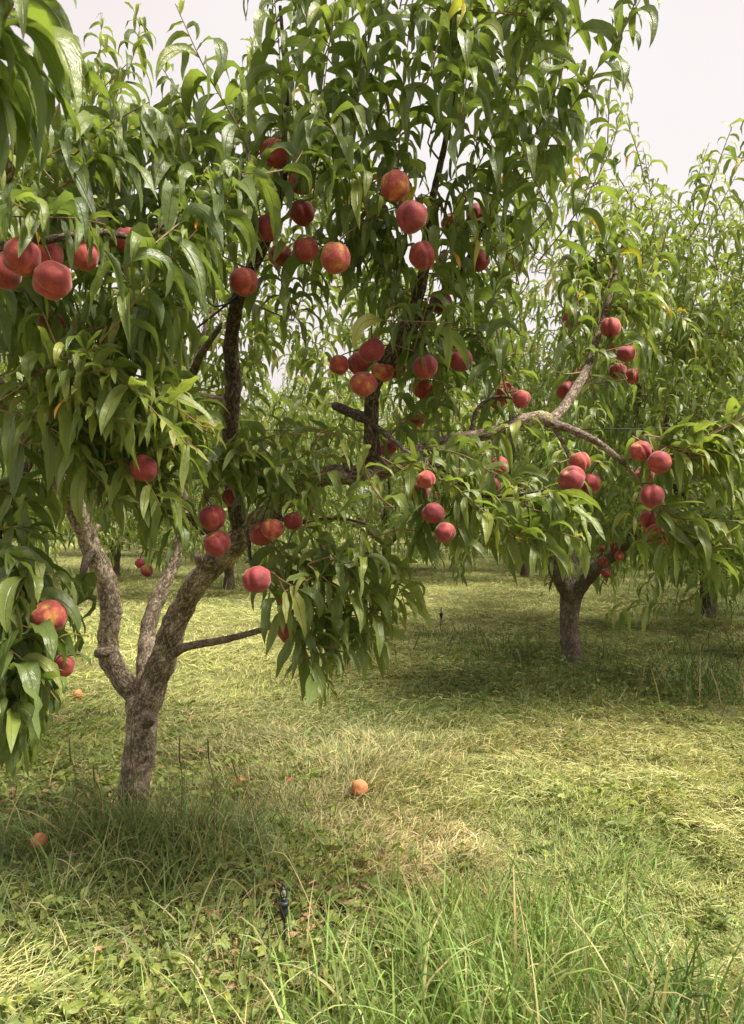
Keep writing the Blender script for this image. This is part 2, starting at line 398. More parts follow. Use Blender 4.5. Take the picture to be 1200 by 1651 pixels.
# ------------------------------------------------------------------ ground
def ground_z(x, y):
    near = np.exp(-np.maximum(np.asarray(y) - 9, 0) / 6)
    h = (vnoise(x, y, 0.55, 1) - 0.5) * 0.06 + (vnoise(x, y, 2.3, 2) - 0.5) * 0.035 + ((vnoise(x, y, 6.0, 3) - 0.5) * 0.05 + (vnoise(x, y, 13.0, 4) - 0.5) * 0.03) * near
    return h
gx = np.concatenate([-np.geomspace(300, 7, 26), np.arange(-6.5, 6.51, 0.065), np.geomspace(7, 300, 26)])
gy = np.concatenate([-np.geomspace(200, 2.5, 16), np.arange(-2, 11, 0.065), np.geomspace(11.1, 400, 60)])
GX, GY = np.meshgrid(gx, gy); GZ = ground_z(GX, GY)
nx, ny = len(gx), len(gy)
ii = (np.arange(ny - 1)[:, None] * nx + np.arange(nx - 1)[None]).ravel()
g = link('ground', mesh_np('ground', np.stack([GX, GY, GZ], -1).reshape(-1, 3), np.stack([ii, ii + 1, ii + nx + 1, ii + nx], 1), M_GROUND))
tag(g, 'mown orchard ground of soil and thatch under the grass', kind='structure')

# ------------------------------------------------------------------ main tree: trunk and limbs
def PL(rows):                                          # rows: (px, py, Y, width in photo pixels)
    return np.array([W(a, b, c) for a, b, c, d in rows]), np.array([d / 2 / F_PX * c for a, b, c, d in rows])
TRUNK = [(210, 1350, 3.12, 70), (213, 1312, 3.12, 57), (219, 1255, 3.12, 50), (226, 1200, 3.12, 51), (229, 1160, 3.12, 56), (232, 1125, 3.12, 52), (237, 1098, 3.12, 36)]
LIMBS = {
 'A': [(234, 1146, 3.12, 36), (212, 1112, 3.11, 38), (186, 1080, 3.10, 38), (174, 1040, 3.08, 36), (179, 985, 3.06, 36), (170, 930, 3.04, 35), (146, 880, 3.0, 33), (126, 830, 2.95, 34), (100, 775, 2.85, 35), (58, 716, 2.7, 40), (18, 672, 2.55, 40), (-14, 615, 2.42, 38), (-58, 540, 2.25, 36), (-60, 450, 2.05, 34), (-30, 380, 1.9, 30), (10, 280, 1.75, 24), (50, 170, 1.6, 16), (70, 60, 1.5, 10)],
 'B': [(232, 1150, 3.12, 46), (250, 1100, 3.11, 48), (268, 1050, 3.09, 46), (282, 1005, 3.06, 43), (308, 955, 3.02, 43), (344, 910, 2.96, 44), (392, 862, 2.88, 44), (436, 826, 2.82, 40), (484, 788, 2.74, 38), (532, 766, 2.66, 36), (580, 766, 2.62, 36), (620, 756, 2.58, 34), (662, 734, 2.54, 26), (720, 712, 2.5, 22), (790, 698, 2.48, 21), (850, 677, 2.46, 22), (876, 673, 2.45, 25), (892, 682, 2.45, 17)],
 'F': [(234, 1140, 3.2, 36), (234, 1085, 3.25, 31), (237, 1040, 3.28, 30), (245, 990, 3.32, 28), (266, 940, 3.37, 24), (288, 880, 3.43, 21), (298, 790, 3.5, 19), (290, 700, 3.58, 18), (302, 620, 3.65, 16), (325, 560, 3.75, 13), (345, 480, 3.85, 13), (350, 380, 3.9, 8)],
 'C': [(392, 862, 2.88, 34), (378, 800, 2.82, 31), (371, 735, 2.76, 28), (373, 670, 2.70, 27), (376, 610, 2.66, 27), (373, 560, 2.62, 25), (380, 500, 2.56, 24), (396, 450, 2.5, 22), (424, 400, 2.44, 19), (448, 330, 2.4, 16), (462, 240, 2.35, 12), (460, 120, 2.3, 8), (452, 10, 2.28, 6)],
 'D': [(604, 758, 2.6, 36), (600, 715, 2.58, 27), (599, 660, 2.56, 26), (604, 620, 2.54, 25), (628, 575, 2.52, 26), (654, 535, 2.5, 30), (668, 500, 2.48, 22), (680, 455, 2.45, 20), (690, 400, 2.42, 16), (698, 320, 2.38, 13), (720, 220, 2.34, 10), (740, 90, 2.3, 7), (760, -30, 2.3, 5)],
 'E': [(268, 1060, 3.08, 22), (300, 1043, 3.0, 15), (350, 1034, 2.86, 13), (400, 1022, 2.7, 11), (440, 1008, 2.56, 9), (480, 980, 2.45, 7)],
}
SMALL = {
 'B1': [(884, 680, 2.45, 20), (905, 662, 2.5, 17), (928, 628, 2.6, 18), (948, 592, 2.7, 15), (962, 548, 2.78, 13), (985, 470, 2.85, 11), (1010, 380, 2.9, 8)],
 'B2': [(880, 680, 2.45, 18), (925, 694, 2.43, 15), (968, 716, 2.41, 12), (1000, 742, 2.4, 10), (1022, 760, 2.4, 8)],
 'B3': [(894, 690, 2.45, 9), (912, 722, 2.44, 7), (922, 752, 2.43, 5)],
 'B4': [(1000, 742, 2.4, 7), (1040, 735, 2.36, 6), (1090, 735, 2.32, 6), (1140, 706, 2.3, 5), (1210, 668, 2.28, 4)],
 'B5': [(1015, 755, 2.4, 7), (1050, 800, 2.36, 6), (1085, 832, 2.33, 5), (1210, 842, 2.26, 4)],
 'C1': [(374, 652, 2.68, 20), (345, 645, 2.7, 17), (318, 640, 2.74, 16), (296, 640, 2.78, 13), (270, 625, 2.85, 10), (240, 600, 2.9, 8)],
 'D1': [(654, 538, 2.5, 22), (690, 502, 2.52, 15), (722, 462, 2.54, 12), (750, 425, 2.56, 9), (790, 350, 2.56, 7), (830, 280, 2.54, 6)],
 'D2': [(598, 676, 2.57, 24), (572, 668, 2.66, 18), (540, 654, 2.78, 15)],
 'D3': [(604, 686, 2.56, 11), (630, 706, 2.5, 9), (662, 732, 2.42, 8), (690, 745, 2.35, 6)],
 'B6': [(366, 886, 2.93, 20), (340, 858, 2.8, 16), (315, 838, 2.72, 14), (282, 828, 2.62, 12), (230, 800, 2.45, 9), (190, 740, 2.3, 7)],
 'B7': [(402, 850, 2.86, 12), (402, 880, 2.7, 7), (405, 908, 2.58, 6), (412, 914, 2.5, 4)],
 'A1': [(150, 888, 3.0, 14), (140, 905, 2.8, 12), (128, 945, 2.55, 10), (105, 1000, 2.3, 8), (70, 1070, 2.1, 7), (20, 1130, 1.98, 6)],
 'A2': [(62, 720, 2.7, 18), (30, 780, 2.45, 13), (0, 850, 2.2, 10), (10, 920, 2.05, 8), (45, 985, 1.98, 6)],
 'A3': [(-58, 445, 2.04, 20), (0, 398, 1.86, 16), (70, 388, 1.76, 14), (160, 374, 1.78, 13), (232, 384, 1.9, 9), (270, 350, 2.0, 6)],
 'A4': [(58, 716, 2.7, 14), (90, 650, 2.4, 10), (130, 605, 2.2, 8), (170, 610, 2.05, 6), (250, 690, 1.98, 5)],
 'A5': [(160, 846, 2.98, 8), (148, 868, 2.97, 9), (136, 905, 2.98, 9), (128, 945, 3.0, 6)],
 'A6': [(58, 716, 2.7, 12), (100, 715, 2.3, 6), (180, 716, 2.2, 4)],
 'F1': [(298, 640, 3.64, 18), (318, 585, 3.5, 14), (332, 560, 3.4, 11), (360, 520, 3.3, 8)],
 'B8': [(432, 828, 2.82, 12), (480, 842, 2.6, 8), (540, 835, 2.4, 6), (590, 845, 2.3, 4)],
 'B9': [(662, 727, 2.54, 12), (720, 760, 2.4, 8), (780, 800, 2.3, 6), (880, 790, 2.25, 4)],
 'S1': [(178, 1048, 3.07, 24), (166, 1052, 3.03, 20), (158, 1054, 3.0, 17)],
 'S2': [(232, 1168, 3.1, 30), (240, 1160, 3.05, 24), (246, 1156, 3.02, 18)],
 'S3': [(566, 762, 2.62, 20), (560, 748, 2.6, 16), (556, 738, 2.58, 14)],
 'S4': [(330, 918, 2.97, 24), (322, 902, 2.93, 18), (318, 894, 2.91, 15)],
 'B10': [(760, 702, 2.49, 10), (770, 660, 2.5, 8), (800, 640, 2.5, 6), (840, 645, 2.48, 4)],
}
tree = link('peach_tree', None); tree.location = (0, 0, 0)
tree.location = Vector(W(207, 1326, 3.12)); TREE_O = np.array(tree.location)
tag(tree, 'large peach tree with a low forked trunk and limbs spreading across the picture', 'tree')
nodes = []
def add_limb(name, rows, mat, k, rough, seed, step=0.018, knots=(), flare=0.0):
    P, R = PL(rows); P, R = spline(P, R * 0.92, step)
    o = link(name, tube_mesh(name, P - TREE_O, R, mat, k, rough, seed, knots, flare), tree)
    nodes.append(np.concatenate([P, R[:, None]], 1)[:: 3]); return o
add_limb('trunk', TRUNK, M_BARK, 30, 0.2, 1.0, 0.012, ((0.62, 4.4, 0.12), (0.45, 2.0, 0.1), (0.3, 5.2, 0.12)), 0.5)
for i, (kname, rows) in enumerate(LIMBS.items()):
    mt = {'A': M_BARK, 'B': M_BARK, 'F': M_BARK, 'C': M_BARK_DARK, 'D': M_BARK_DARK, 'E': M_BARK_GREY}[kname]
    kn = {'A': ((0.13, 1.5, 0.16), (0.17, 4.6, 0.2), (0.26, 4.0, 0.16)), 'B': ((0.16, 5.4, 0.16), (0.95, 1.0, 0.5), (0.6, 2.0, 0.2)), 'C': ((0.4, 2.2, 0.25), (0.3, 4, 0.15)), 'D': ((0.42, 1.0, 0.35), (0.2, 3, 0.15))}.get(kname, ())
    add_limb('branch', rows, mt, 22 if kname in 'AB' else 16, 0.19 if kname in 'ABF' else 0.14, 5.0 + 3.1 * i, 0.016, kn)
for i, (kname, rows) in enumerate(SMALL.items()):
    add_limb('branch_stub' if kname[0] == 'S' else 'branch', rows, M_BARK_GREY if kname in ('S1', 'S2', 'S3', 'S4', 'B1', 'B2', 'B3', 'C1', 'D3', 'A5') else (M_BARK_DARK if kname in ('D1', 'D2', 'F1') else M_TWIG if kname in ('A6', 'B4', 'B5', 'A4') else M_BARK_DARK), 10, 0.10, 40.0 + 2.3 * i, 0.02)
nodes = np.concatenate(nodes)

# ------------------------------------------------------------------ main tree: shoots
# explicit shoots: ([(px,py,Y)...], leaf length, lightening (leaf age, and sunlit look put into colour), spacing)
EXPL = [
 # tips against the sky
 ([(700, 400, 2.35), (785, 240, 2.2), (850, 90, 2.1), (885, -40, 2.1)], .150, .1, .026),
 ([(835, 290, 2.3), (900, 205, 2.2), (965, 108, 2.12), (1010, 40, 2.1), (1048, -30, 2.1)], .150, .1, .030),
 ([(790, 330, 2.4), (850, 240, 2.3), (905, 120, 2.2), (930, -30, 2.2)], .145, .1, .026),
 ([(690, 230, 2.3), (722, 110, 2.25), (760, -30, 2.2)], .15, .05, .024),
 ([(640, 300, 2.3), (650, 150, 2.2), (668, -30, 2.15)], .15, .05, .024),
 ([(560, 330, 2.3), (575, 170, 2.2), (600, -30, 2.15)], .155, .0, .024),
 ([(505, 320, 2.25), (520, 160, 2.15), (545, -30, 2.1)], .155, .0, .024),
 ([(455, 330, 2.3), (455, 150, 2.2), (440, -30, 2.15)], .155, .0, .024),
 ([(420, 350, 2.3), (395, 230, 2.15), (335, 120, 2.0), (283, 6, 1.95)], .150, .1, .028),
 ([(360, 340, 2.2), (345, 250, 2.15), (300, 170, 2.1), (262, 110, 2.05)], .14, .1, .026),
 ([(120, 330, 2.1), (150, 230, 2.2), (190, 150, 2.3), (225, 60, 2.4), (215, 14, 2.45)], .115, .3, .026),
 ([(60, 260, 1.9), (95, 170, 1.9), (115, 80, 1.9)], .14, .0, .026),
 ([(120, 250, 1.9), (180, 200, 1.85), (240, 165, 1.8)], .14, .0, .028),
 ([(140, 170, 2.6), (160, 100, 2.9), (165, 20, 3.0)], .10, .5, .026),
 ([(380, 200, 2.8), (400, 120, 3.0), (410, 60, 3.1)], .10, .5, .026),
 ([(800, 150, 2.6), (830, 50, 2.6), (850, -30, 2.6)], .13, .2, .026),
 ([(980, 230, 2.7), (985, 130, 2.65), (1000, 60, 2.6)], .10, .3, .04),
 ([(870, 420, 2.4), (935, 335, 2.35), (985, 240, 2.3), (1000, 180, 2.3)], .13, .1, .032),
 # near corner leaves, out of focus
 ([(-60, 180, 1.15), (-10, 60, 1.0), (60, -50, .95)], .15, .0, .022),
 ([(-80, 240, 1.25), (-50, 120, 1.05), (-20, -40, 1.0)], .15, .0, .02),
 ([(-90, 120, 1.1), (-20, 40, 1.0), (40, -90, 1.0)], .15, .0, .02),
 ([(-60, 250, 1.3), (-10, 170, 1.2), (20, 90, 1.15)], .14, .0, .024),
 ([(1000, 60, 2.2), (1035, -20, 2.15), (1080, -120, 2.1)], .14, .1, .026),
 ([(740, 60, 2.3), (770, -60, 2.2), (800, -160, 2.2)], .15, .1, .024),
 ([(860, 60, 2.3), (890, -60, 2.2), (930, -160, 2.2)], .15, .1, .024),
 ([(640, 40, 2.3), (660, -60, 2.2), (690, -160, 2.2)], .15, .1, .024),
 ([(540, 40, 2.3), (560, -60, 2.2), (570, -160, 2.2)], .15, .1, .024),
 ([(440, 40, 2.3), (440, -60, 2.2), (450, -160, 2.2)], .15, .1, .024),
 # upper right end of the tree
 ([(960, 540, 2.78), (985, 440, 2.85), (1005, 350, 2.9), (1040, 292, 2.9)], .125, .25, .026),
 ([(950, 560, 2.75), (930, 470, 2.8), (945, 380, 2.85), (960, 320, 2.9)], .125, .2, .026),
 ([(965, 545, 2.78), (1020, 470, 2.85), (1055, 420, 2.95), (1075, 360, 3.0)], .125, .2, .026),
 ([(975, 500, 2.8), (1030, 490, 2.8), (1085, 500, 2.85)], .125, .2, .026),
 ([(950, 580, 2.7), (905, 520, 2.7), (890, 450, 2.75)], .13, .1, .026),
 ([(940, 600, 2.66), (900, 600, 2.6), (860, 560, 2.6)], .13, .1, .026),
 ([(955, 570, 2.72), (1000, 560, 2.7), (1050, 540, 2.7)], .13, .1, .026),
 ([(948, 592, 2.7), (960, 640, 2.68), (965, 680, 2.66)], .12, .1, .03),
 ([(985, 470, 2.85), (960, 400, 2.9), (1000, 330, 2.95)], .12, .2, .026),
 # left middle: pale curled tip and long drooping leaves, their lit look raised by tint
 ([(130, 605, 2.2), (165, 598, 1.9), (215, 630, 1.82), (265, 680, 1.78), (300, 715, 1.78)], .165, .62, .020),
 ([(60, 660, 2.35), (100, 618, 1.95), (150, 600, 1.82), (185, 592, 1.78)], .165, .85, .018),
 ([(20, 640, 2.3), (60, 600, 1.95), (110, 575, 1.85), (160, 560, 1.8)], .16, .55, .020),
 ([(40, 680, 2.4), (90, 650, 1.95), (150, 655, 1.82), (210, 690, 1.8)], .16, .6, .020),
 ([(170, 640, 2.3), (230, 640, 1.95), (280, 655, 1.88), (330, 690, 1.86)], .15, .6, .021),
 ([(-30, 345, 1.75), (50, 350, 1.55), (120, 352, 1.52), (170, 362, 1.52)], .145, .0, .022),
 ([(-40, 300, 1.75), (20, 330, 1.52), (60, 345, 1.48)], .145, .0, .024),
 ([(180, 716, 2.2), (240, 700, 2.15), (300, 690, 2.1), (350, 700, 2.1)], .15, .2, .022),
 ([(180, 640, 2.3), (250, 630, 2.2), (310, 650, 2.15), (345, 690, 2.12)], .15, .25, .022),
 ([(-30, 720, 2.2), (60, 715, 2.05), (140, 716, 2.0), (190, 716, 2.0)], .16, .0, .026),
 ([(190, 740, 2.3), (240, 790, 2.2), (280, 850, 2.15), (290, 890, 2.15)], .155, .0, .024),
 ([(90, 700, 2.4), (140, 720, 2.2), (190, 760, 2.1)], .16, .1, .024),
 # bottom left mass
 ([(20, 880, 2.05), (60, 905, 1.95), (120, 950, 1.95)], .155, .05, .024),
 ([(105, 1000, 2.3), (120, 980, 2.15), (150, 960, 2.1)], .125, .05, .026),
 ([(-30, 930, 1.95), (20, 950, 1.9), (80, 1000, 1.85)], .155, .0, .024),
 ([(70, 1070, 2.1), (95, 1060, 2.0), (130, 1055, 1.98)], .13, .05, .026),
 ([(-30, 1030, 1.9), (20, 1050, 1.82), (60, 1090, 1.8)], .155, .0, .024),
 ([(20, 1130, 1.98), (40, 1140, 1.9), (60, 1165, 1.86)], .15, .0, .024),
 ([(-30, 1110, 1.85), (0, 1130, 1.8), (30, 1160, 1.78)], .15, .0, .024),
 ([(-40, 1180, 1.85), (-15, 1185, 1.8), (10, 1190, 1.78)], .14, .0, .026),
 ([(-20, 860, 2.2), (30, 850, 2.1), (80, 870, 2.05)], .15, .0, .026),
 ([(-30, 980, 1.9), (40, 1010, 1.84), (100, 1030, 1.84)], .16, .05, .022),
 ([(-30, 1060, 1.86), (30, 1085, 1.8), (95, 1120, 1.8)], .16, .05, .022),
 ([(-40, 1130, 1.84), (10, 1140, 1.78), (60, 1180, 1.78)], .16, .0, .022),
 ([(-30, 900, 1.95), (40, 920, 1.88), (110, 930, 1.9)], .155, .05, .024),
 ([(10, 1160, 1.85), (30, 1185, 1.82), (45, 1215, 1.8)], .15, .0, .022),
 # centre
 ([(378, 800, 2.7), (390, 740, 2.45), (430, 705, 2.3), (480, 700, 2.25)], .14, .2, .024),
 ([(340, 800, 2.6), (360, 740, 2.35), (400, 720, 2.25)], .14, .15, .024),
 ([(436, 826, 2.7), (450, 770, 2.4), (500, 730, 2.3), (540, 740, 2.28)], .14, .2, .024),
 ([(392, 780, 2.6), (420, 760, 2.3), (470, 745, 2.2)], .15, .1, .026),
 ([(545, 700, 2.5), (500, 690, 2.4), (450, 690, 2.38)], .14, .1, .028),
 # hanging cluster in the middle
 ([(405, 905, 2.58), (432, 945, 2.45), (470, 1000, 2.36), (505, 1045, 2.3), (540, 1080, 2.28)], .150, .35, .026),
 ([(470, 1000, 2.36), (490, 1050, 2.3), (510, 1090, 2.27), (530, 1110, 2.26)], .15, .2, .022),
 ([(480, 990, 2.45), (560, 1010, 2.36), (610, 1030, 2.32), (640, 1040, 2.3)], .145, .5, .022),
 ([(480, 980, 2.45), (540, 990, 2.38), (600, 994, 2.3), (655, 996, 2.28)], .145, .45, .022),
 ([(540, 835, 2.4), (580, 850, 2.36), (610, 880, 2.32)], .135, .4, .026),
 ([(480, 842, 2.6), (520, 880, 2.45), (560, 920, 2.4), (590, 960, 2.38)], .14, .25, .026),
 ([(430, 860, 2.75), (450, 890, 2.55), (490, 920, 2.45), (520, 960, 2.4)], .14, .15, .026),
 ([(590, 845, 2.3), (600, 815, 2.3), (610, 800, 2.3)], .10, .7, .026),
 ([(600, 930, 2.4), (630, 900, 2.38), (655, 920, 2.36)], .12, .75, .024),
 ([(465, 1000, 2.36), (520, 1010, 2.36), (570, 1025, 2.34)], .14, .2, .026),
 ([(500, 1040, 2.3), (545, 1045, 2.3), (585, 1040, 2.3)], .13, .15, .028),
 # middle right hanging
 ([(690, 745, 2.35), (680, 790, 2.28), (690, 840, 2.25), (700, 870, 2.25)], .145, .1, .026),
 ([(662, 732, 2.42), (700, 725, 2.32), (750, 735, 2.26), (790, 760, 2.25)], .145, .15, .024),
 ([(700, 760, 2.35), (740, 790, 2.25), (780, 825, 2.22), (820, 850, 2.2)], .145, .4, .024),
 ([(780, 800, 2.3), (830, 810, 2.25), (880, 800, 2.22), (930, 790, 2.2)], .14, .5, .022),
 ([(780, 820, 2.3), (830, 860, 2.24), (880, 885, 2.2), (920, 895, 2.2)], .14, .45, .024),
 ([(800, 700, 2.46), (815, 690, 2.35), (850, 680, 2.28), (870, 665, 2.25)], .125, .35, .028),
 ([(690, 820, 2.3), (680, 860, 2.28), (685, 890, 2.26)], .13, .15, .028),
 ([(740, 790, 2.28), (735, 840, 2.25), (750, 880, 2.24)], .135, .25, .026),
 ([(922, 752, 2.43), (930, 790, 2.38), (935, 820, 2.36)], .10, .35, .03),
 ([(925, 745, 2.43), (965, 745, 2.4), (985, 760, 2.38)], .12, .15, .026),
 ([(920, 740, 2.43), (895, 750, 2.4), (880, 770, 2.38)], .12, .15, .026),
 # right edge branch
 ([(1040, 735, 2.36), (1090, 728, 2.32), (1140, 702, 2.3), (1210, 664, 2.28)], .14, .35, .021),
 ([(1045, 740, 2.36), (1070, 700, 2.34), (1100, 690, 2.32)], .12, .35, .026),
 ([(1050, 800, 2.36), (1090, 833, 2.32), (1150, 838, 2.29), (1215, 842, 2.26)], .14, .45, .020),
 ([(1050, 810, 2.36), (1060, 850, 2.32), (1080, 890, 2.3)], .14, .2, .026),
 ([(1060, 830, 2.36), (1100, 870, 2.32), (1150, 900, 2.3), (1215, 925, 2.28)], .14, .4, .022),
 ([(1080, 840, 2.34), (1110, 860, 2.32), (1140, 870, 2.3)], .135, .2, .026),
 ([(1130, 735, 2.3), (1170, 730, 2.28), (1215, 735, 2.27)], .135, .35, .024),
 ([(1120, 900, 2.3), (1160, 880, 2.28), (1215, 870, 2.27)], .13, .45, .024),
]
# region fills: polygon, Y range, number of shoots, picture direction, length m, leaf length, lightening, spread, spacing
REG = [
 ([(400, -120), (930, -120), (880, 250), (830, 420), (740, 480), (560, 460), (450, 440), (410, 330)], (2.0, 2.75), 45, (0.15, -1), (.24, .42), .148, .02, .55, .025),
 ([(560, 380), (860, 330), (850, 480), (800, 560), (700, 570), (590, 520)], (2.25, 2.9), 26, (0.2, -0.5), (.2, .34), .14, .02, .9, .026),
 ([(620, 560), (860, 560), (830, 640), (760, 680), (650, 680)], (2.5, 3.0), 18, (0.3, -0.4), (.16, .3), .135, .05, .9, .026),
 ([(-40, 120), (110, 210), (260, 190), (400, 230), (420, 420), (330, 440), (180, 470), (-40, 350)], (1.75, 2.4), 33, (0.2, -1), (.22, .38), .152, .0, .6, .025),
 ([(-40, 460), (110, 470), (260, 450), (270, 540), (150, 580), (-40, 590)], (1.85, 2.4), 16, (0.8, -0.5), (.2, .32), .155, .02, .7, .026),
 ([(-40, 580), (190, 580), (320, 640), (330, 720), (250, 800), (130, 770), (-40, 760)], (2.0, 2.5), 17, (0.9, -0.1), (.2, .34), .155, .4, .6, .026),
 ([(-40, 860), (60, 880), (120, 970), (100, 1070), (40, 1160), (-40, 1170)], (1.8, 2.2), 24, (0.6, 0.4), (.12, .22), .145, .0, .6, .026),
 ([(-40, 600), (200, 620), (320, 680), (320, 780), (250, 830), (100, 800), (-40, 800)], (1.95, 2.3), 15, (0.8, 0.15), (.18, .3), .16, .45, .5, .026),
 ([(430, 870), (560, 860), (655, 920), (665, 1000), (570, 1050), (480, 1010)], (2.25, 2.5), 15, (0.7, 0.45), (.14, .24), .14, .42, .5, .026),
 ([(650, 730), (860, 740), (930, 820), (900, 890), (760, 880), (670, 850)], (2.18, 2.42), 18, (0.8, 0.25), (.14, .26), .14, .5, .5, .026),
 ([(1050, 700), (1210, 660), (1210, 920), (1100, 890), (1040, 800)], (2.28, 2.45), 14, (0.9, 0.0), (.14, .26), .14, .5, .5, .026),
 ([(330, 710), (560, 690), (590, 800), (480, 830), (340, 790)], (2.15, 2.5), 12, (0.5, -0.2), (.14, .26), .14, .38, .7, .026),
 # the back of the crown, beyond the trunk; its sunlit lightness is in the tint
 ([(140, 430), (560, 350), (720, 500), (800, 520), (830, 640), (720, 720), (560, 740), (400, 740), (250, 640)], (3.3, 4.5), 100, (0.1, -0.8), (.24, .42), .135, .5, .7, .026),
 ([(-40, 300), (300, 250), (560, 200), (600, 400), (300, 480), (-40, 520)], (3.2, 4.3), 44, (0.1, -1), (.26, .46), .13, .45, .6, .026),
 ([(-40, 560), (120, 620), (250, 640), (300, 760), (200, 840), (-40, 840)], (3.2, 4.2), 34, (0.1, -0.4), (.22, .36), .135, .1, .8, .027),
 ([(880, 420), (1080, 430), (1080, 560), (960, 620), (880, 560)], (2.7, 3.3), 12, (0.2, -0.6), (.18, .3), .125, .15, .7, .026),
]
MORE = 1.0
shoots = []                                            # (P, leaf length, lightening, spacing, base radius, red?)
for pts, L, yg_lit, sp in EXPL:
    Pw = np.array([W(*p) for p in pts]); P, _ = spline(Pw, np.ones(len(Pw)), 0.02)
    shoots.append((P, L, yg_lit, sp, 0.0026))
for poly, (y0, y1), n, (dx, dy), (l0, l1), L, yg_lit, spread, sp in REG:
    xs = [p[0] for p in poly]; ys = [p[1] for p in poly]; c = 0
    while c < n * MORE:
        px, py = rng.uniform(min(xs), max(xs)), rng.uniform(min(ys), max(ys))
        if not in_poly(px, py, poly): continue
        c += 1; Yd = rng.uniform(y0, y1)
        d = np.array([dx, 0, -dy]) / math.hypot(dx, dy) + rng.normal(0, spread, 3) * np.array([1, 0.8, 0.6])
        ln = rng.uniform(l0, l1); d = unit(d)
        P = shoot_curve(W(px, py, Yd) - d * ln * 0.5, d, ln, (rng.normal(0, .3), rng.normal(0, .3), rng.normal(0.0, .4)))
        shoots.append((P, L, yg_lit + rng.uniform(-.05, .12), sp, 0.0024))
# tie every shoot to the nearest wood with a connecting twig
twig_lines = []; pending = list(range(len(shoots)))
dist = [np.min(np.linalg.norm(nodes[:, :3] - shoots[i][0][0], axis=1)) for i in pending]
conn_leaf = []
for i in [pending[k] for k in np.argsort(dist)]:
    P, L, yg_lit, sp, r0 = shoots[i]
    dd = np.linalg.norm(nodes[:, :3] - P[0], axis=1) + 0.25 * np.maximum(nodes[:, 2] - P[0, 2], 0); j = int(np.argmin(dd)); q = nodes[j, :3]
    gap = np.linalg.norm(P[0] - q)
    if gap > 0.02:
        t = np.linspace(0, 1, max(5, int(gap / 0.03)))[:, None]
        mid = (P[0] * 0.5 + q * 0.5) + rng.normal(0, 0.05, 3) * gap - np.array([0, 0, 0.06]) * gap
        C = q * (1 - t) ** 2 + 2 * mid * t * (1 - t) + P[0] * t * t
        rb = min(0.0042, nodes[j, 3] * 0.8); R = np.linspace(rb, r0, len(C))
        twig_lines.append((C, R)); nodes = np.concatenate([nodes, np.concatenate([C, R[:, None]], 1)[1::3]])
        if gap > 0.12: conn_leaf.append((C, L, yg_lit))
    R = np.linspace(r0, 0.0013, len(P)); twig_lines.append((P, R)); nodes = np.concatenate([nodes, np.concatenate([P, R[:, None]], 1)[::3]])
V, Fq = thin_tubes([(P - TREE_O, R) for P, R in twig_lines])
o = link('twigs', mesh_np('twigs', V, Fq, M_TWIG_RED), tree); o['kind'] = 'stuff'

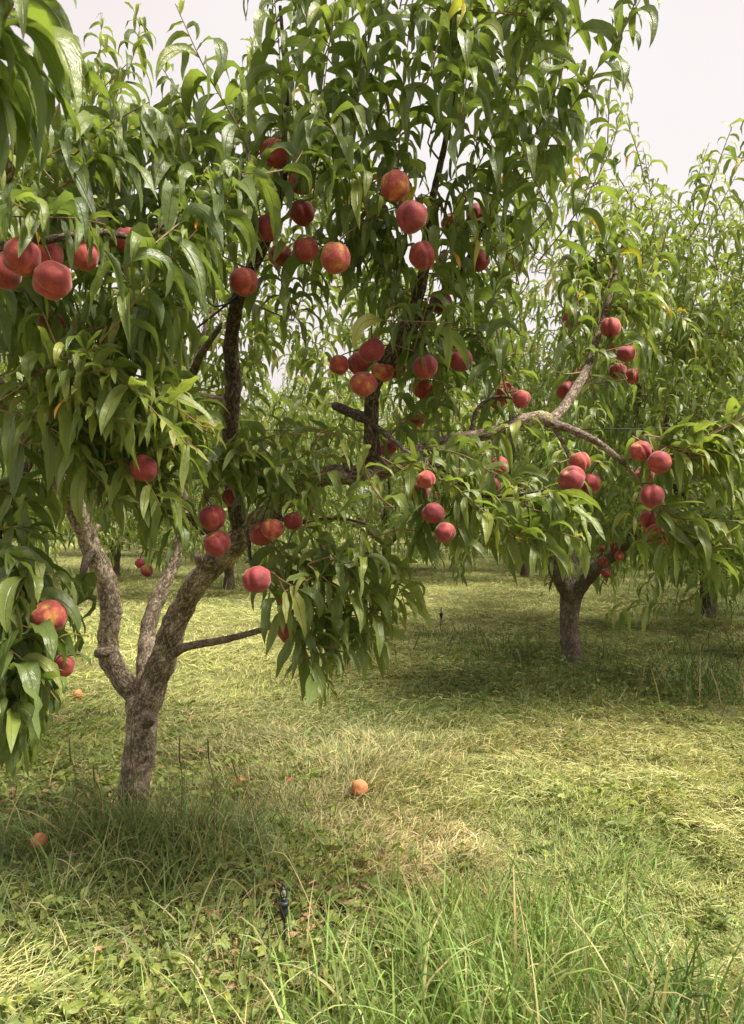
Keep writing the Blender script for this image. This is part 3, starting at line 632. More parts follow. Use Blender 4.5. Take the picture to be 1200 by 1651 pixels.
# ------------------------------------------------------------------ peaches (photo px, py, diameter in photo px, metres away, label)
PEACH = [
 (36, 414, 64, 1.58, 'big red peach second from the picture edge in the upper left cluster'),
 (3, 436, 68, 1.66, 'red peach cut by the picture edge in the upper left cluster'),
 (85, 452, 66, 1.60, 'lowest peach of the upper left cluster, with a leaf hanging over it'),
 (76, 412, 52, 1.74, 'peach squeezed in behind the others in the upper left cluster'),
 (136, 412, 52, 1.72, 'peach at the inner end of the upper left cluster, behind pale leaves'),
 (84, 521, 44, 1.95, 'dark peach hidden in leaves under the upper left cluster'),
 (206, 389, 48, 1.86, 'orange red peach half hidden by leaves right of the upper left cluster'),
 (229, 398, 42, 1.96, 'dark red peach tucked behind the half hidden orange one, upper left'),
 (443, 247, 48, 2.20, 'topmost peach on the slender upright branch'),
 (487, 292, 48, 2.28, 'dark red peach under the topmost one, crossed by a leaf'),
 (487, 343, 43, 2.30, 'orange red peach third from the top on the upright branch'),
 (432, 368, 44, 2.22, 'dusky purple red peach beside the slender upright branch'),
 (452, 411, 38, 2.40, 'orange peach under the dusky purple one, partly behind leaves'),
 (494, 402, 46, 2.25, 'red peach touching the large round peach on its inner side'),
 (541, 416, 54, 2.10, 'large round dusky peach hanging free in the upper middle'),
 (393, 454, 48, 2.20, 'round red peach hanging over the slender upright branch'),
 (637, 300, 50, 2.12, 'upper dusky peach of the pair below the central treetop'),
 (664, 349, 54, 2.08, 'red peach with a deep crease, lower one of the pair under the treetop'),
 (681, 412, 46, 2.20, 'red peach sitting at the top of the dark forked branch'),
 (731, 362, 42, 2.40, 'red peach deep in leaves right of the creased peach'),
 (768, 345, 36, 2.52, 'dark peach showing a sliver between leaves near the treetop edge'),
 (773, 420, 38, 2.45, 'shaded peach at the end of the thin fork by the sky gap'),
 (812, 294, 26, 2.70, 'small pink peach highest among the leaves by the sky gap'),
 (547, 588, 35, 2.40, 'small peach at the outer tip of the central cluster'),
 (579, 586, 40, 2.46, 'peach second from the outer tip of the central cluster'),
 (600, 565, 43, 2.34, 'bright rosy peach on top of the central cluster'),
 (586, 619, 46, 2.36, 'lowest peach of the central cluster, with an orange leaf on it'),
 (617, 599, 40, 2.42, 'peach on the inner side of the central cluster, under the rosy one'),
 (638, 594, 34, 2.62, 'peach at the back of the central cluster beside the dark branch'),
 (686, 592, 42, 2.38, 'red peach hanging alone right of the dark forked branch'),
 (742, 580, 44, 2.42, 'elongated red peach half wrapped by a leaf right of the fork'),
 (681, 626, 33, 2.55, 'orange peach just under the lone red one right of the fork'),
 (711, 488, 40, 2.60, 'unripe yellow green peach beside the dark forked branch'),
 (626, 722, 30, 2.66, 'orange peach resting in the crook of the thick limb'),
 (672, 676, 28, 2.75, 'shaded orange peach above the pale limb'),
 (815, 633, 36, 2.52, 'upper red peach of the pair above the pale limb'),
 (841, 643, 31, 2.46, 'round peach with a dark mark above the pale limb'),
 (802, 646, 28, 2.66, 'peach behind the pair above the pale limb'),
 (920, 513, 30, 2.95, 'dark peach high on the left of the right hand cluster'),
 (985, 528, 36, 2.74, 'topmost dusky peach of the right hand cluster'),
 (983, 564, 29, 2.72, 'dark plum red peach in the middle of the right hand cluster'),
 (1010, 570, 32, 2.66, 'pinkish peach on the right of the right hand cluster'),
 (996, 598, 30, 2.80, 'low peach partly behind leaves in the right hand cluster'),
 (1021, 606, 28, 2.74, 'bottom peach of the right hand cluster'),
 (914, 630, 36, 2.72, 'peach with a leaf over it beside the pale rising branch'),
 (938, 608, 34, 2.86, 'peach directly behind the pale rising branch'),
 (935, 745, 36, 2.36, 'orange rosy peach on top of the trio under the pale limb end'),
 (922, 772, 45, 2.24, 'largest front peach of the trio under the pale limb end'),
 (952, 779, 36, 2.32, 'red peach at the back right of the trio under the pale limb end'),
 (1033, 727, 38, 2.32, 'rosy upper peach at the tip of the pale limb'),
 (1063, 745, 40, 2.26, 'peach with a small leaf on it beside the pale limb tip'),
 (1039, 766, 32, 2.42, 'yellowish peach hidden behind leaves under the pale limb tip'),
 (1051, 799, 42, 2.26, 'large dusky peach hanging below the pale limb tip'),
 (1046, 838, 32, 2.38, 'deep red peach half covered below the large dusky one at right'),
 (1062, 864, 44, 2.34, 'lowest peach of the right edge bunch behind a big leaf'),
 (687, 773, 35, 2.18, 'top peach of the string of four over the lawn'),
 (676, 793, 35, 2.28, 'second peach of the string of four, behind the top one'),
 (699, 827, 38, 2.20, 'third peach of the string of four over the lawn'),
 (718, 858, 36, 2.18, 'bottom peach of the string of four over the lawn'),
 (793, 782, 26, 2.60, 'small pink peach inside the drooping leaves under the pale limb'),
 (806, 750, 30, 2.50, 'orange peach behind a leaf just under the pale limb'),
 (304, 681, 41, 2.20, 'rosy peach on top of the leaves left of the upright branch'),
 (232, 755, 50, 2.00, 'large deep red peach behind long drooping leaves at left'),
 (256, 738, 36, 2.20, 'orange peach just behind the large deep red one at left'),
 (342, 834, 47, 2.30, 'dark red peach above the round dusky one on the lower limb'),
 (350, 876, 45, 2.30, 'round dusky peach hanging in front of the thick lower limb'),
 (376, 800, 37, 2.42, 'yellow streaked peach under leaves above the lower limb'),
 (422, 861, 44, 2.44, 'red peach hugging the upper side of the thick lower limb'),
 (440, 852, 40, 2.34, 'middle peach of the three beside the thick lower limb'),
 (473, 840, 31, 2.40, 'small pink peach at the leafy end of the three by the lower limb'),
 (414, 934, 51, 2.12, 'large striped rosy peach hanging free below the lower limb'),
 (222, 663, 24, 2.40, 'bit of red peach showing among the pale leaves at left'),
 (226, 908, 18, 3.40, 'small orange peach dangling between the two trunk limbs, upper one'),
 (237, 920, 21, 3.30, 'small orange peach dangling between the two trunk limbs, lower one'),
 (466, 1016, 42, 2.46, 'red peach deep inside the low hanging leaf bunch'),
 (456, 965, 24, 2.50, 'orange peach glimpsed below the large striped one'),
 (80, 994, 57, 1.88, 'large bright red peach in the leaves at lower left'),
 (103, 1074, 38, 1.98, 'red peach under a leaf, lower of the two bright ones at lower left'),
 (74, 1082, 34, 2.06, 'shaded peach peeping out beside the lower bright one at lower left'),
 (20, 1112, 40, 1.92, 'orange peach under a broad leaf near the lower left edge'),
 (52, 980, 36, 2.02, 'dark peach behind the large bright red one at lower left'),
]
FAR_PEACH = [
 (992, 881, 15.5, 5.55, 'upper pink peach in the low bunch on the right tree'),
 (998, 896, 15.5, 5.5, 'pink peach just below the upper one on the right tree'),
 (973, 905, 15.5, 5.5, 'half hidden peach left in the low bunch on the right tree'),
 (977, 924, 16, 5.45, 'lowest dark pink peach on the right tree, over its limb'),
 (969, 884, 14, 5.7, 'shaded peach at the back of the low bunch on the right tree'),
 (1122, 667, 15, 5.4, 'dark peach alone in the pale foliage by the right edge'),
 (1186, 705, 17, 5.2, 'dark peach at the right edge above the leafy branch'),
 (879, 807, 14, 5.2, 'tiny pink peach in the right tree above the drooping leaves'),
]
def peach_mesh(seed):
    r = np.random.default_rng(seed); nu, nv = 36, 24; V, T = [], []
    tip = r.uniform(0.0, 0.09); dep = r.uniform(0.10, 0.18); flat = r.uniform(0.93, 1.02)
    for i in range(nv + 1):
        th = math.pi * i / nv
        for j in range(nu):
            ph = 2 * math.pi * j / nu
            dph = math.atan2(math.sin(ph), math.cos(ph))
            sut = math.exp(-(dph / 0.20) ** 2) * math.sin(th) ** 0.7
            rad = 1 - dep * sut + 0.035 * math.exp(-((abs(dph) - 0.42) / 0.25) ** 2) * math.sin(th)
            z = math.cos(th) * flat; x = math.sin(th) * math.cos(ph); y = math.sin(th) * math.sin(ph)
            rad *= 1 - 0.20 * math.exp(-(th / 0.30) ** 2) + tip * math.exp(-((math.pi - th) / 0.2) ** 2)
            w = 1 + 0.09 * mnoise.noise(Vector((x * 1.6 + seed, y * 1.6, z * 1.6)))
            V.append((x * rad * w, y * rad * w, z * rad * w)); T.append((math.exp(-(dph / 0.10) ** 2) * math.sin(th), math.exp(-(th / 0.22) ** 2), 0, 1))
    q = np.array([(i * nu + j, (i + 1) * nu + j, (i + 1) * nu + (j + 1) % nu, i * nu + (j + 1) % nu) for i in range(nv) for j in range(nu)])
    return mesh_np('peach', np.array(V), q, M_PEACH, None, np.array(T))
PEACH_MESH = [peach_mesh(s) for s in (3, 8, 14, 21, 33, 46, 51)]
PM_FAR = PEACH_MESH[0]
def put_peach(c, dia, label, group, i, tilt=None):
    o = link('peach', PEACH_MESH[i % 7]); o.location = Vector(c); o.scale = (dia / 2 * random.uniform(.94, 1.06), dia / 2 * random.uniform(.94, 1.06), dia / 2 * random.uniform(.92, 1.06))
    a = -math.pi / 2 + random.uniform(-1.3, 1.3)
    o.rotation_euler = (random.uniform(-.2, .9), random.uniform(-.6, .6), a) if tilt is None else tilt
    return tag(o, label, 'peach', group)
CLEAR = {(541, 416), (393, 454), (600, 565), (547, 588), (1033, 727), (350, 876), (414, 934), (922, 772), (664, 349), (432, 368), (36, 414), (80, 994), (586, 619), (1051, 799), (494, 402), (935, 745), (443, 247), (637, 300), (304, 681), (686, 592), (742, 580), (85, 452), (342, 834), (440, 852), (985, 528), (1010, 570), (841, 643), (1063, 745), (687, 773), (699, 827), (718, 858), (103, 1074), (914, 630), (232, 755), (681, 412), (422, 861), (473, 840)}
peach_pos = []
for i, (px, py, dpx, Yp, lab) in enumerate(PEACH):
    Yp = Yp if (px, py) in CLEAR else Yp * 1.045
    c = W(px, py, Yp); dia = dpx / F_PX * Yp * .94
    put_peach(c, dia, lab, 'peaches hanging on the large tree', i); peach_pos.append((c, dia / 2, px, py, dpx / 2, Yp))
for i, (px, py, dpx, Yp, lab) in enumerate(FAR_PEACH):
    put_peach(W(px, py, Yp), dpx / F_PX * Yp, lab, 'peaches on the trees behind', i)
# stalks that tie the peaches to the nearest wood
st = []
for c, r, *_ in peach_pos:
    top = c + np.array([0, 0, r * 0.8]); j = int(np.argmin(np.linalg.norm(nodes[:, :3] - top, axis=1) + 0.3 * np.maximum(top[2] - nodes[:, 2], 0))); q = nodes[j, :3]
    t = np.linspace(0, 1, 9)[:, None]; mid = (top * .7 + q * .3) + np.array([0, 0, 0.10 * np.linalg.norm(top - q)])
    st.append((q * (1 - t) ** 2 + 2 * mid * t * (1 - t) + top * t * t, np.linspace(0.0024, 0.0020, 9)))
V, Fq = thin_tubes([(P - TREE_O, R) for P, R in st]); o = link('fruit_stalks', mesh_np('fruit_stalks', V, Fq, M_BARK_DARK), tree); o['kind'] = 'stuff'

# ------------------------------------------------------------------ main tree: leaves
SEG = 9
def leaves_for(P, L, yg_lit, sp):                          # the laterals low in the crown carry shorter, more spreading leaves
    u, v = project(P); low = v.mean() > 560 and P[:, 1].mean() < 3.1
    if low and v.mean() > 880 and u.mean() < 200: return leaves_on(P, sp * .84, L * .95, young_lit=yg_lit, droop=(1.0, 3.6), big=1.25)
    return leaves_on(P, sp * .84, L * .86, young_lit=yg_lit, droop=(.5, 2.5), big=1.08) if low else leaves_on(P, sp * .84, L, young_lit=yg_lit, big=1.0)
lb = [leaves_for(P, L, yg_lit, sp) for P, L, yg_lit, sp, r0 in shoots]
lb += [leaves_on(C, 0.05, L * 0.95, tip_young=0.01, young_lit=yg_lit) for C, L, yg_lit in conn_leaf]
B, D, L, Wd, DR, TI = [np.concatenate([a[k] for a in lb]) for k in range(6)]
LV = make_leaves(B, D, L, Wd, DR, SEG)
cen = LV.mean(1); mpx, mpy = project(LV[:, SEG // 2 * 3 + 1]); tpx, tpy = project(LV[:, -2])
keep = np.ones(len(LV), bool)
# leaves do not grow through the fruit, and most of the fruit hangs clear of them
for c, r, px, py, rpx, Yp in peach_pos:
    keep &= np.min(np.linalg.norm(LV[:, 1::3] - c, axis=2), axis=1) > r * 0.93
    lx, ly = project(LV[:, 1::3]); front = LV[:, 1::3, 1] < Yp
    cov = np.any((np.hypot(lx - px, ly - py) < rpx * 0.92) & front, axis=1)
    keep &= ~(cov & (rng.uniform(0, 1, len(LV)) < (0.72 if (px, py) in CLEAR else 0.3)))
# gaps between the leaf masses: open sky, the trunk's fork, the view of the lawn
GAPS = [
 ([(-20, 590), (30, 620), (80, 700), (70, 750), (-20, 700)], 2.72),
 ([(840, 440), (905, 390), (905, 540), (880, 610), (850, 570)], 9.0),
 ([(1085, -60), (1300, -60), (1300, 640), (1110, 640), (1090, 420), (1010, 300), (985, 250), (1030, 160)], 9.0),
 ([(135, 862), (215, 880), (235, 1000), (240, 1110), (250, 1400), (150, 1400), (150, 1000)], 9.0),
 ([(255, 1010), (300, 900), (395, 868), (405, 960), (412, 1400), (200, 1400), (200, 1100)], 3.2),
 ([(412, 1060), (450, 1130), (520, 1165), (610, 1140), (720, 1070), (1300, 990), (1300, 1700), (380, 1700)], 9.0),
 ([(150, 1000), (130, 1290), (40, 1290), (110, 1120)], 9.0),
 ([(-40, 1300), (1300, 1300), (1300, 1700), (-40, 1700)], 9.0),
 ([(350, 470), (400, 470), (400, 690), (350, 690)], 2.66),
 ([(700, 930), (1080, 975), (1080, 1100), (690, 1100)], 9.0),
 ([(515, 735), (640, 735), (640, 790), (515, 790)], 2.6),
 ([(600, 800), (650, 800), (655, 880), (615, 860)], 9.0),
 ([(790, 670), (900, 655), (1015, 735), (1010, 765), (890, 705), (790, 710)], 2.45),
 ([(580, 640), (625, 640), (625, 730), (580, 730)], 2.55),
 ([(640, 450), (700, 430), (700, 540), (640, 560)], 2.45),
 ([(400, 600), (560, 500), (560, 690), (420, 690)], 2.9),
]
for poly, ymax in GAPS:
    hit = (in_poly(mpx, mpy, poly) | in_poly(tpx, tpy, poly)) & (cen[:, 1] < ymax)
    keep &= ~(hit & (rng.uniform(0, 1, len(LV)) < (1.0 if ymax > 5 else 0.65)))
LV, TI = LV[keep], TI[keep]; nL = len(LV)
# which leaves show largest from the path: coarse depth buffer
a3 = LV.reshape(nL, SEG + 1, 3, 3)
smp = []
for j in range(SEG):
    for tt in (0.25, 0.75):
        row = a3[:, j] * (1 - tt) + a3[:, j + 1] * tt
        for s0, s1, w in ((0, 1, .4), (0, 1, .85), (1, 2, .3), (1, 2, .7)):
            smp.append(row[:, s0] * (1 - w) + row[:, s1] * w)
smp = np.stack(smp, 1); sx, sy = project(smp); gxp = (sx / 5).astype(int); gyp = (sy / 5).astype(int)
ok = (gxp >= 0) & (gxp < 240) & (gyp >= 0) & (gyp < 330) & (smp[..., 1] > 0.3)
lid = np.repeat(np.arange(nL)[:, None], smp.shape[1], 1)[ok]; cell = (gyp * 240 + gxp)[ok]; dep = smp[..., 1][ok]
od = np.lexsort((dep, cell)); first = np.ones(len(od), bool); first[1:] = cell[od][1:] != cell[od][:-1]
shown = np.bincount(lid[od][first], minlength=nL)
best = np.argsort(-shown)[:300]; rest = np.setdiff1d(np.arange(nL), best)
print('main tree leaves', nL, 'smallest single leaf cells', shown[best[-1]])
o = link('foliage', leaves_mesh('foliage', LV[rest] - TREE_O, TI[rest], SEG, M_LEAF), tree); o['kind'] = 'stuff'
for i in best:
    piv = LV[i, 1]
    o = link('leaf', leaves_mesh('leaf', LV[i:i + 1] - piv, TI[i:i + 1], SEG, M_LEAF), tree); o.location = Vector(piv - TREE_O)

# ------------------------------------------------------------------ orchard trees behind
def orchard_tree(seed, S, n_shoots, height, radius, leafL, trunk_h=0.55, trunk_r=0.085, spacing=0.03, young_lit=0.15, bark=None, forks=None, low=0.9, skip=None):
    """local coordinates; returns list of (name, mesh, kind)"""
    global rng
    keep_rng = rng; rng = np.random.default_rng(seed); r = rng; out = []
    bark = bark or M_BARK_DARK
    P, R = spline([(0, 0, -0.05), (0.01, 0, 0.12), (-0.01, 0.01, trunk_h * 0.6), (0.0, 0, trunk_h), (0.01, 0, trunk_h + 0.08)], [trunk_r * 1.25, trunk_r * 1.02, trunk_r * .95, trunk_r * 1.1, trunk_r * .7], 0.03)
    out.append(('trunk', tube_mesh('trunk', P, R, bark, 20, 0.16, seed * 3.3, ((0.9, 4.6, 0.25),), 0.2), None))
    nd = []; forks = forks or [(a + r.uniform(-.3, .3), r.uniform(.7, 1.0)) for a in np.arange(4) * 1.571 + r.uniform(0, 6)]
    for a, sp in forks:
        dh = np.array([math.cos(a), math.sin(a), 0])
        p = [np.array([0, 0, trunk_h - 0.06])]
        for f, (rr, zz) in enumerate(((.16, .22), (.36, .55), (.58, 1.0), (.72, 1.6), (.80, 2.3))):
            p.append(dh * rr * radius * sp + np.array([r.normal(0, .05), r.normal(0, .05), trunk_h + zz * (height - trunk_h) / 3.1]))
        P, R = spline(p, np.array([.72, .66, .52, .42, .26, .1]) * trunk_r, 0.05)
        out.append(('branch', tube_mesh('branch', P, R, bark, 12, 0.14, seed + a), None)); nd.append(np.concatenate([P, R[:, None]], 1))
    nd = np.concatenate(nd); lines = []; lbs = []
    base = []
    for i in range(n_shoots):
        a = r.uniform(0, 6.283); u = r.uniform(0, 1); z = low + (height - 0.5 - low) * u ** 0.85
        env = radius * (0.75 + 0.5 * math.sin(math.pi * min(1, (z - low * .6) / (height * 0.95))) - 0.25 * max(0, (z - 2.2) / height))
        env *= 0.8 + 0.4 * mnoise.noise(Vector((math.cos(a) * 1.4, math.sin(a) * 1.4, z * 0.9 + seed * 5))) + 0.15
        rr = env * math.sqrt(r.uniform(0.12, 1.0)); p0 = np.array([math.cos(a) * rr, math.sin(a) * rr, z])
        if skip and skip(p0): continue
        base.append((float(np.min(np.linalg.norm(nd[:, :3] - p0, axis=1))), i, a, z, p0))
    for _, _, a, z, p0 in sorted(base):
        outw = np.array([math.cos(a), math.sin(a), 0])
        upw = 0.25 + 1.1 * (z / height) ** 1.3 if r.uniform() > 0.25 else -0.2
        d = unit(outw * 0.55 + np.array([0, 0, upw]) + r.normal(0, .28, 3))
        ln = r.uniform(.28, .55) * (1.15 if z > height * 0.6 else 1)
        C = shoot_curve(p0, d, ln, (r.normal(0, .2), r.normal(0, .2), r.normal(-.1, .3) - (0.5 if z < 1.5 else 0)), 7)
        dd = np.linalg.norm(nd[:, :3] - p0, axis=1) + 0.5 * np.maximum(nd[:, 2] - p0[2], 0); j = int(np.argmin(dd)); q = nd[j, :3]; t = np.linspace(0, 1, 6)[:, None]
        gap = np.linalg.norm(q - p0); mid = (q + p0) / 2 - d * gap * .25 + r.normal(0, .08, 3) * gap
        K = q * (1 - t) ** 2 + 2 * mid * t * (1 - t) + p0 * t * t; RK = np.linspace(min(.009, nd[j, 3]), .0045, 6); RC = np.linspace(.0045, .0015, len(C))
        lines.append((K, RK)); lines.append((C, RC)); nd = np.concatenate([nd, np.concatenate([K, RK[:, None]], 1)[1:], np.concatenate([C, RC[:, None]], 1)[:5]])
        lbs.append(leaves_on(C, spacing, leafL, young_lit=young_lit + (0.25 if z > height * .65 else 0)))
        if gap > .15: lbs.append(leaves_on(K, spacing * 1.6, leafL, young_lit=young_lit))
    V, Fq = thin_tubes(lines, 4); out.append(('twigs', mesh_np('twigs', V, Fq, M_TWIG), 'stuff'))
    B, D, L, Wd, DR, TI = [np.concatenate([a[k] for a in lbs]) for k in range(6)]
    out.append(('crown', leaves_mesh('crown', make_leaves(B, D, L, Wd, DR, S), TI, S, M_LEAF_FAR), 'stuff'))
    print('orchard tree', seed, 'leaves', len(B)); rng = keep_rng
    return out
def plant_tree(parts, x, y, rz, sc, label, group=None):
    t = link('peach_tree', None); t.location = (x, y, float(ground_z(x, y))); t.rotation_euler = (0, 0, rz); t.scale = (sc,) * 3
    tag(t, label, 'tree', group)
    for nm, me, kd in parts:
        o = link(nm, me, t)
        if kd: o['kind'] = kd
    return t
right_tree = orchard_tree(11, 6, 470, 3.35, 1.45, .135, trunk_h=.62, trunk_r=.080, spacing=.028, young_lit=.15,
                          forks=[(0.35, .95), (2.4, .8), (3.9, .75), (1.3, .9), (5.4, .9)], low=1.0, bark=M_BARK_MID, skip=lambda p: p[0] < -0.15 - 0.5 * max(0, 2.2 - p[2]) and p[2] > 1.75)
pA = orchard_tree(23, 4, 560, 3.7, 1.7, .145, spacing=.032, low=0.5, young_lit=.25)
pB = orchard_tree(37, 4, 560, 3.5, 1.75, .145, spacing=.032, low=0.45, trunk_r=.075, young_lit=.25)
gR = G(920, 1078)
plant_tree(right_tree, gR[0], gR[1], 0, 1.0, 'peach tree with a dark forked trunk standing free right of the lawn')
g2 = G(1142, 992)
plant_tree(pA, g2[0] , g2[1], 0.8, 1.0, 'peach tree with a pale trunk near the right edge, behind the free standing one')
g3 = G(370, 952); plant_tree(pB, g3[0], g3[1], 2.0, 1.0, 'tree behind the thick lower limb of the large tree, trunk in shade')
g4 = G(186, 930); plant_tree(pA, g4[0], g4[1], 3.1, 1.0, 'tree whose dark trunk shows between the left limb and the leaves')
FAR = [(3.35, 6.4, 4.2, 1.2, 0), (-5.2, 8.2, 1.0, 1.0, 0), (0.3, 14.6, .4, 1.0, 0), (2.8, 13.6, 5.0, 1.0, 1), (6.6, 11.8, 2.2, 1.0, 1), (5.4, 16.0, .2, 1.0, 0), (-2.4, 17.5, 3.6, 1.05, 0), (-7.6, 12.5, 2.9, 1.0, 1), (8.6, 15.2, 1.9, 1.0, 0),
       (2.2, 19.0, 1.2, 1.05, 1), (-5.6, 20.0, .3, 1.05, 1), (-.6, 21.5, 4.4, 1.05, 1), (7.8, 20.5, 3.3, 1.05, 0), (4.6, 23.5, 5.5, 1.1, 0), (-9.5, 18.5, 5.1, 1.1, 0), (11.5, 20.0, .9, 1.05, 1)]
for i, (x, y, a, s, k) in enumerate(FAR):
    plant_tree([pA, pB][k], x, y, a, s, 'leafy peach tree in the rows behind, mostly hidden by nearer trees', 'trees in the rows behind')

# ------------------------------------------------------------------ grass
def blades(P, D, L, Wd, droop, S, tint, sidej=0.0):
    """narrow blades; D start directions; returns V, F (tris+quads as quads), tint"""
    n = len(P); D = unit(D); t = np.linspace(0, 1, S + 1); Z = np.array([0, 0, 1.0])
    side = unit(np.cross(D, Z) + rng.normal(0, 0.35, (n, 3))); p = P.copy(); V = np.zeros((n, S + 1, 2, 3))
    hz = unit(D * np.array([1, 1, 0]) + 1e-5)
    for j in range(S + 1):
        d = unit(D + np.outer(droop * t[j], -Z) + hz * (0.3 * droop * t[j])[:, None])
        w = (Wd * (1 - t[j] ** 2 * 0.93) * (0.75 if j == 0 else 1) * 0.5)[:, None]
        V[:, j, 0] = p - side * w; V[:, j, 1] = p + side * w
        p = p + d * (L / S)[:, None]
        lowz = ground_z(p[:, 0], p[:, 1]) + 0.004 if j < S else 0
        p[:, 2] = np.maximum(p[:, 2], lowz)
    q = np.array([(j * 2, j * 2 + 1, j * 2 + 3, j * 2 + 2) for j in range(S)])
    k = (S + 1) * 2
    return V.reshape(-1, 3), (q[None] + (np.arange(n) * k)[:, None, None]).reshape(-1, 4), np.repeat(tint, k, axis=0)
def frustum_points(n, y0, y1, margin=0.9, power=1.0):
    """points over the ground that the path sees, plus a margin either side"""
    y = 1 / (rng.uniform(0, 1, n) * (1 / y0 - 1 / y1) + 1 / y1) if power == 0 else y0 + (y1 - y0) * rng.uniform(0, 1, n) ** power
    x = rng.uniform(-1, 1, n) * (0.505 * y + margin); return x, y
def pix(x, y): return CX + x / y * F_PX, HOR + CAM_H / y * F_PX
C_GREEN, C_LIME, C_STRAW, C_DARK, C_HAY = np.array([.180, .240, .060]), np.array([.50, .50, .165]), np.array([.64, .52, .27]), np.array([.100, .155, .050]), np.array([.58, .54, .27])
def mixc(a, b, f): return a * (1 - f)[:, None] + b * f[:, None]
def blob(u, v, cx, cy, rx, ry): return np.exp(-(((u - cx) / rx) ** 2 + ((v - cy) / ry) ** 2))
def zones(x, y):
    """how weedy / dry / bright the turf is at a place (patches that the mower and the tree rows leave)"""
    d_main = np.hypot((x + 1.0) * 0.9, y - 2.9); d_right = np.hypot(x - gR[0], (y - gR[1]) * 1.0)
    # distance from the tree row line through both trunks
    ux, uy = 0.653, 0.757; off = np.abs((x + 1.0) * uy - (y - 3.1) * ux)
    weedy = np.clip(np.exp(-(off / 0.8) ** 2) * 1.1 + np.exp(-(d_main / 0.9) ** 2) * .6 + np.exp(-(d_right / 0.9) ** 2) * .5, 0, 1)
    ub, vb = pix(x, y)
    dry = np.clip(1.4 * blob(ub, vb, 470, 1310, 230, 95) + 1.2 * blob(ub, vb, 640, 1380, 170, 55) + .8 * blob(ub, vb, 580, 1220, 240, 55) + .5 * blob(ub, vb, 900, 1190, 250, 60) + 0.4 * (vnoise(x, y, 1.1, 21) - 0.5), 0, 1)
    return weedy, dry
BV, BF, BT, off = [], [], [], 0
def add_blades(x, y, D, L, Wd, droop, S, tint, zoff=0.0):
    global off
    P = np.stack([x, y, ground_z(x, y) + zoff], 1)
    V, Fq, T = blades(P, D, L, Wd, droop, S, np.concatenate([tint, np.ones((len(tint), 1))], 1))
    BV.append(V); BF.append(Fq + off); BT.append(T); off += len(V)
def flush(name, label, mat=None):
    global BV, BF, BT, off
    o = link(name, mesh_np(name, np.concatenate(BV), np.concatenate(BF), mat or M_BLADE, None, np.concatenate(BT))); tag(o, label, 'grass', None, 'stuff')
    print(name, sum(len(f) for f in BF) * 2, 'tris'); BV, BF, BT, off = [], [], [], 0
def rnd_tint(base, n, amt=0.35):
    return np.clip(base * rng.uniform(1 - amt, 1 + amt, (n, 1)) * rng.uniform(.92, 1.08, (n, 3)), 0, 1)

# short mown turf: near, middle, far
for n, y0, y1, S in ((150000, 1.5, 6.0, 3), (150000, 2.0, 32.0, 2)):
    x, y = frustum_points(n, y0, y1, 0.9, 0); we, dry = zones(x, y); wd = np.clip(.00125 * y, .0044, .03); ln = .052 + .0035 * y
    flow = vnoise(x, y, 0.45, 5) * 9.0 + vnoise(x, y, 1.6, 6) * 3.0
    lay = 0.5 + 1.2 * vnoise(x, y, 1.3, 7) - 0.3 * we
    an = flow + rng.normal(0, 1.15, n)
    D = np.stack([np.cos(an) * lay, np.sin(an) * lay, rng.uniform(0.25, 1.0, n)], 1)
    bare = (vnoise(x, y, 1.9, 51) * .6 + vnoise(x, y, 5.0, 52) * .4 + rng.normal(0, .07, n)) < .27
    clump = vnoise(x, y, 6.5, 31) * .6 + vnoise(x, y, 14.0, 32) * .4
    L = ln * rng.uniform(.4, 1.2, n) * (1 + 0.45 * we) * (.30 + 1.55 * clump) * np.where(bare, .25, 1)
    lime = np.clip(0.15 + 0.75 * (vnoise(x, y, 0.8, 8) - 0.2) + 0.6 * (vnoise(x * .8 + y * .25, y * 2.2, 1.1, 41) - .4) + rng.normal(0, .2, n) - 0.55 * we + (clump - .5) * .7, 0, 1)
    lime = np.clip(lime - .45 * np.clip((y - 6) / 5, 0, 1), 0, 1)  # far turf darkened: shade on the distant lawn put into blade colour
    c = mixc(np.tile(C_GREEN, (n, 1)), np.tile(C_LIME, (n, 1)), lime)
    st_ = np.clip(dry * 0.95 + rng.normal(0, .22, n) + 0.08, 0, 1); c = mixc(c, np.tile(C_STRAW, (n, 1)), st_ * (rng.uniform(0, 1, n) < 0.75))
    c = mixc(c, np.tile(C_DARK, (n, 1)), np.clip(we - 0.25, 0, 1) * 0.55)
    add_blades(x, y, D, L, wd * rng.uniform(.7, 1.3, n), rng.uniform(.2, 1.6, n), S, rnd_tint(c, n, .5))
flush('mown_grass', 'short mown yellow green grass covering the orchard floor')
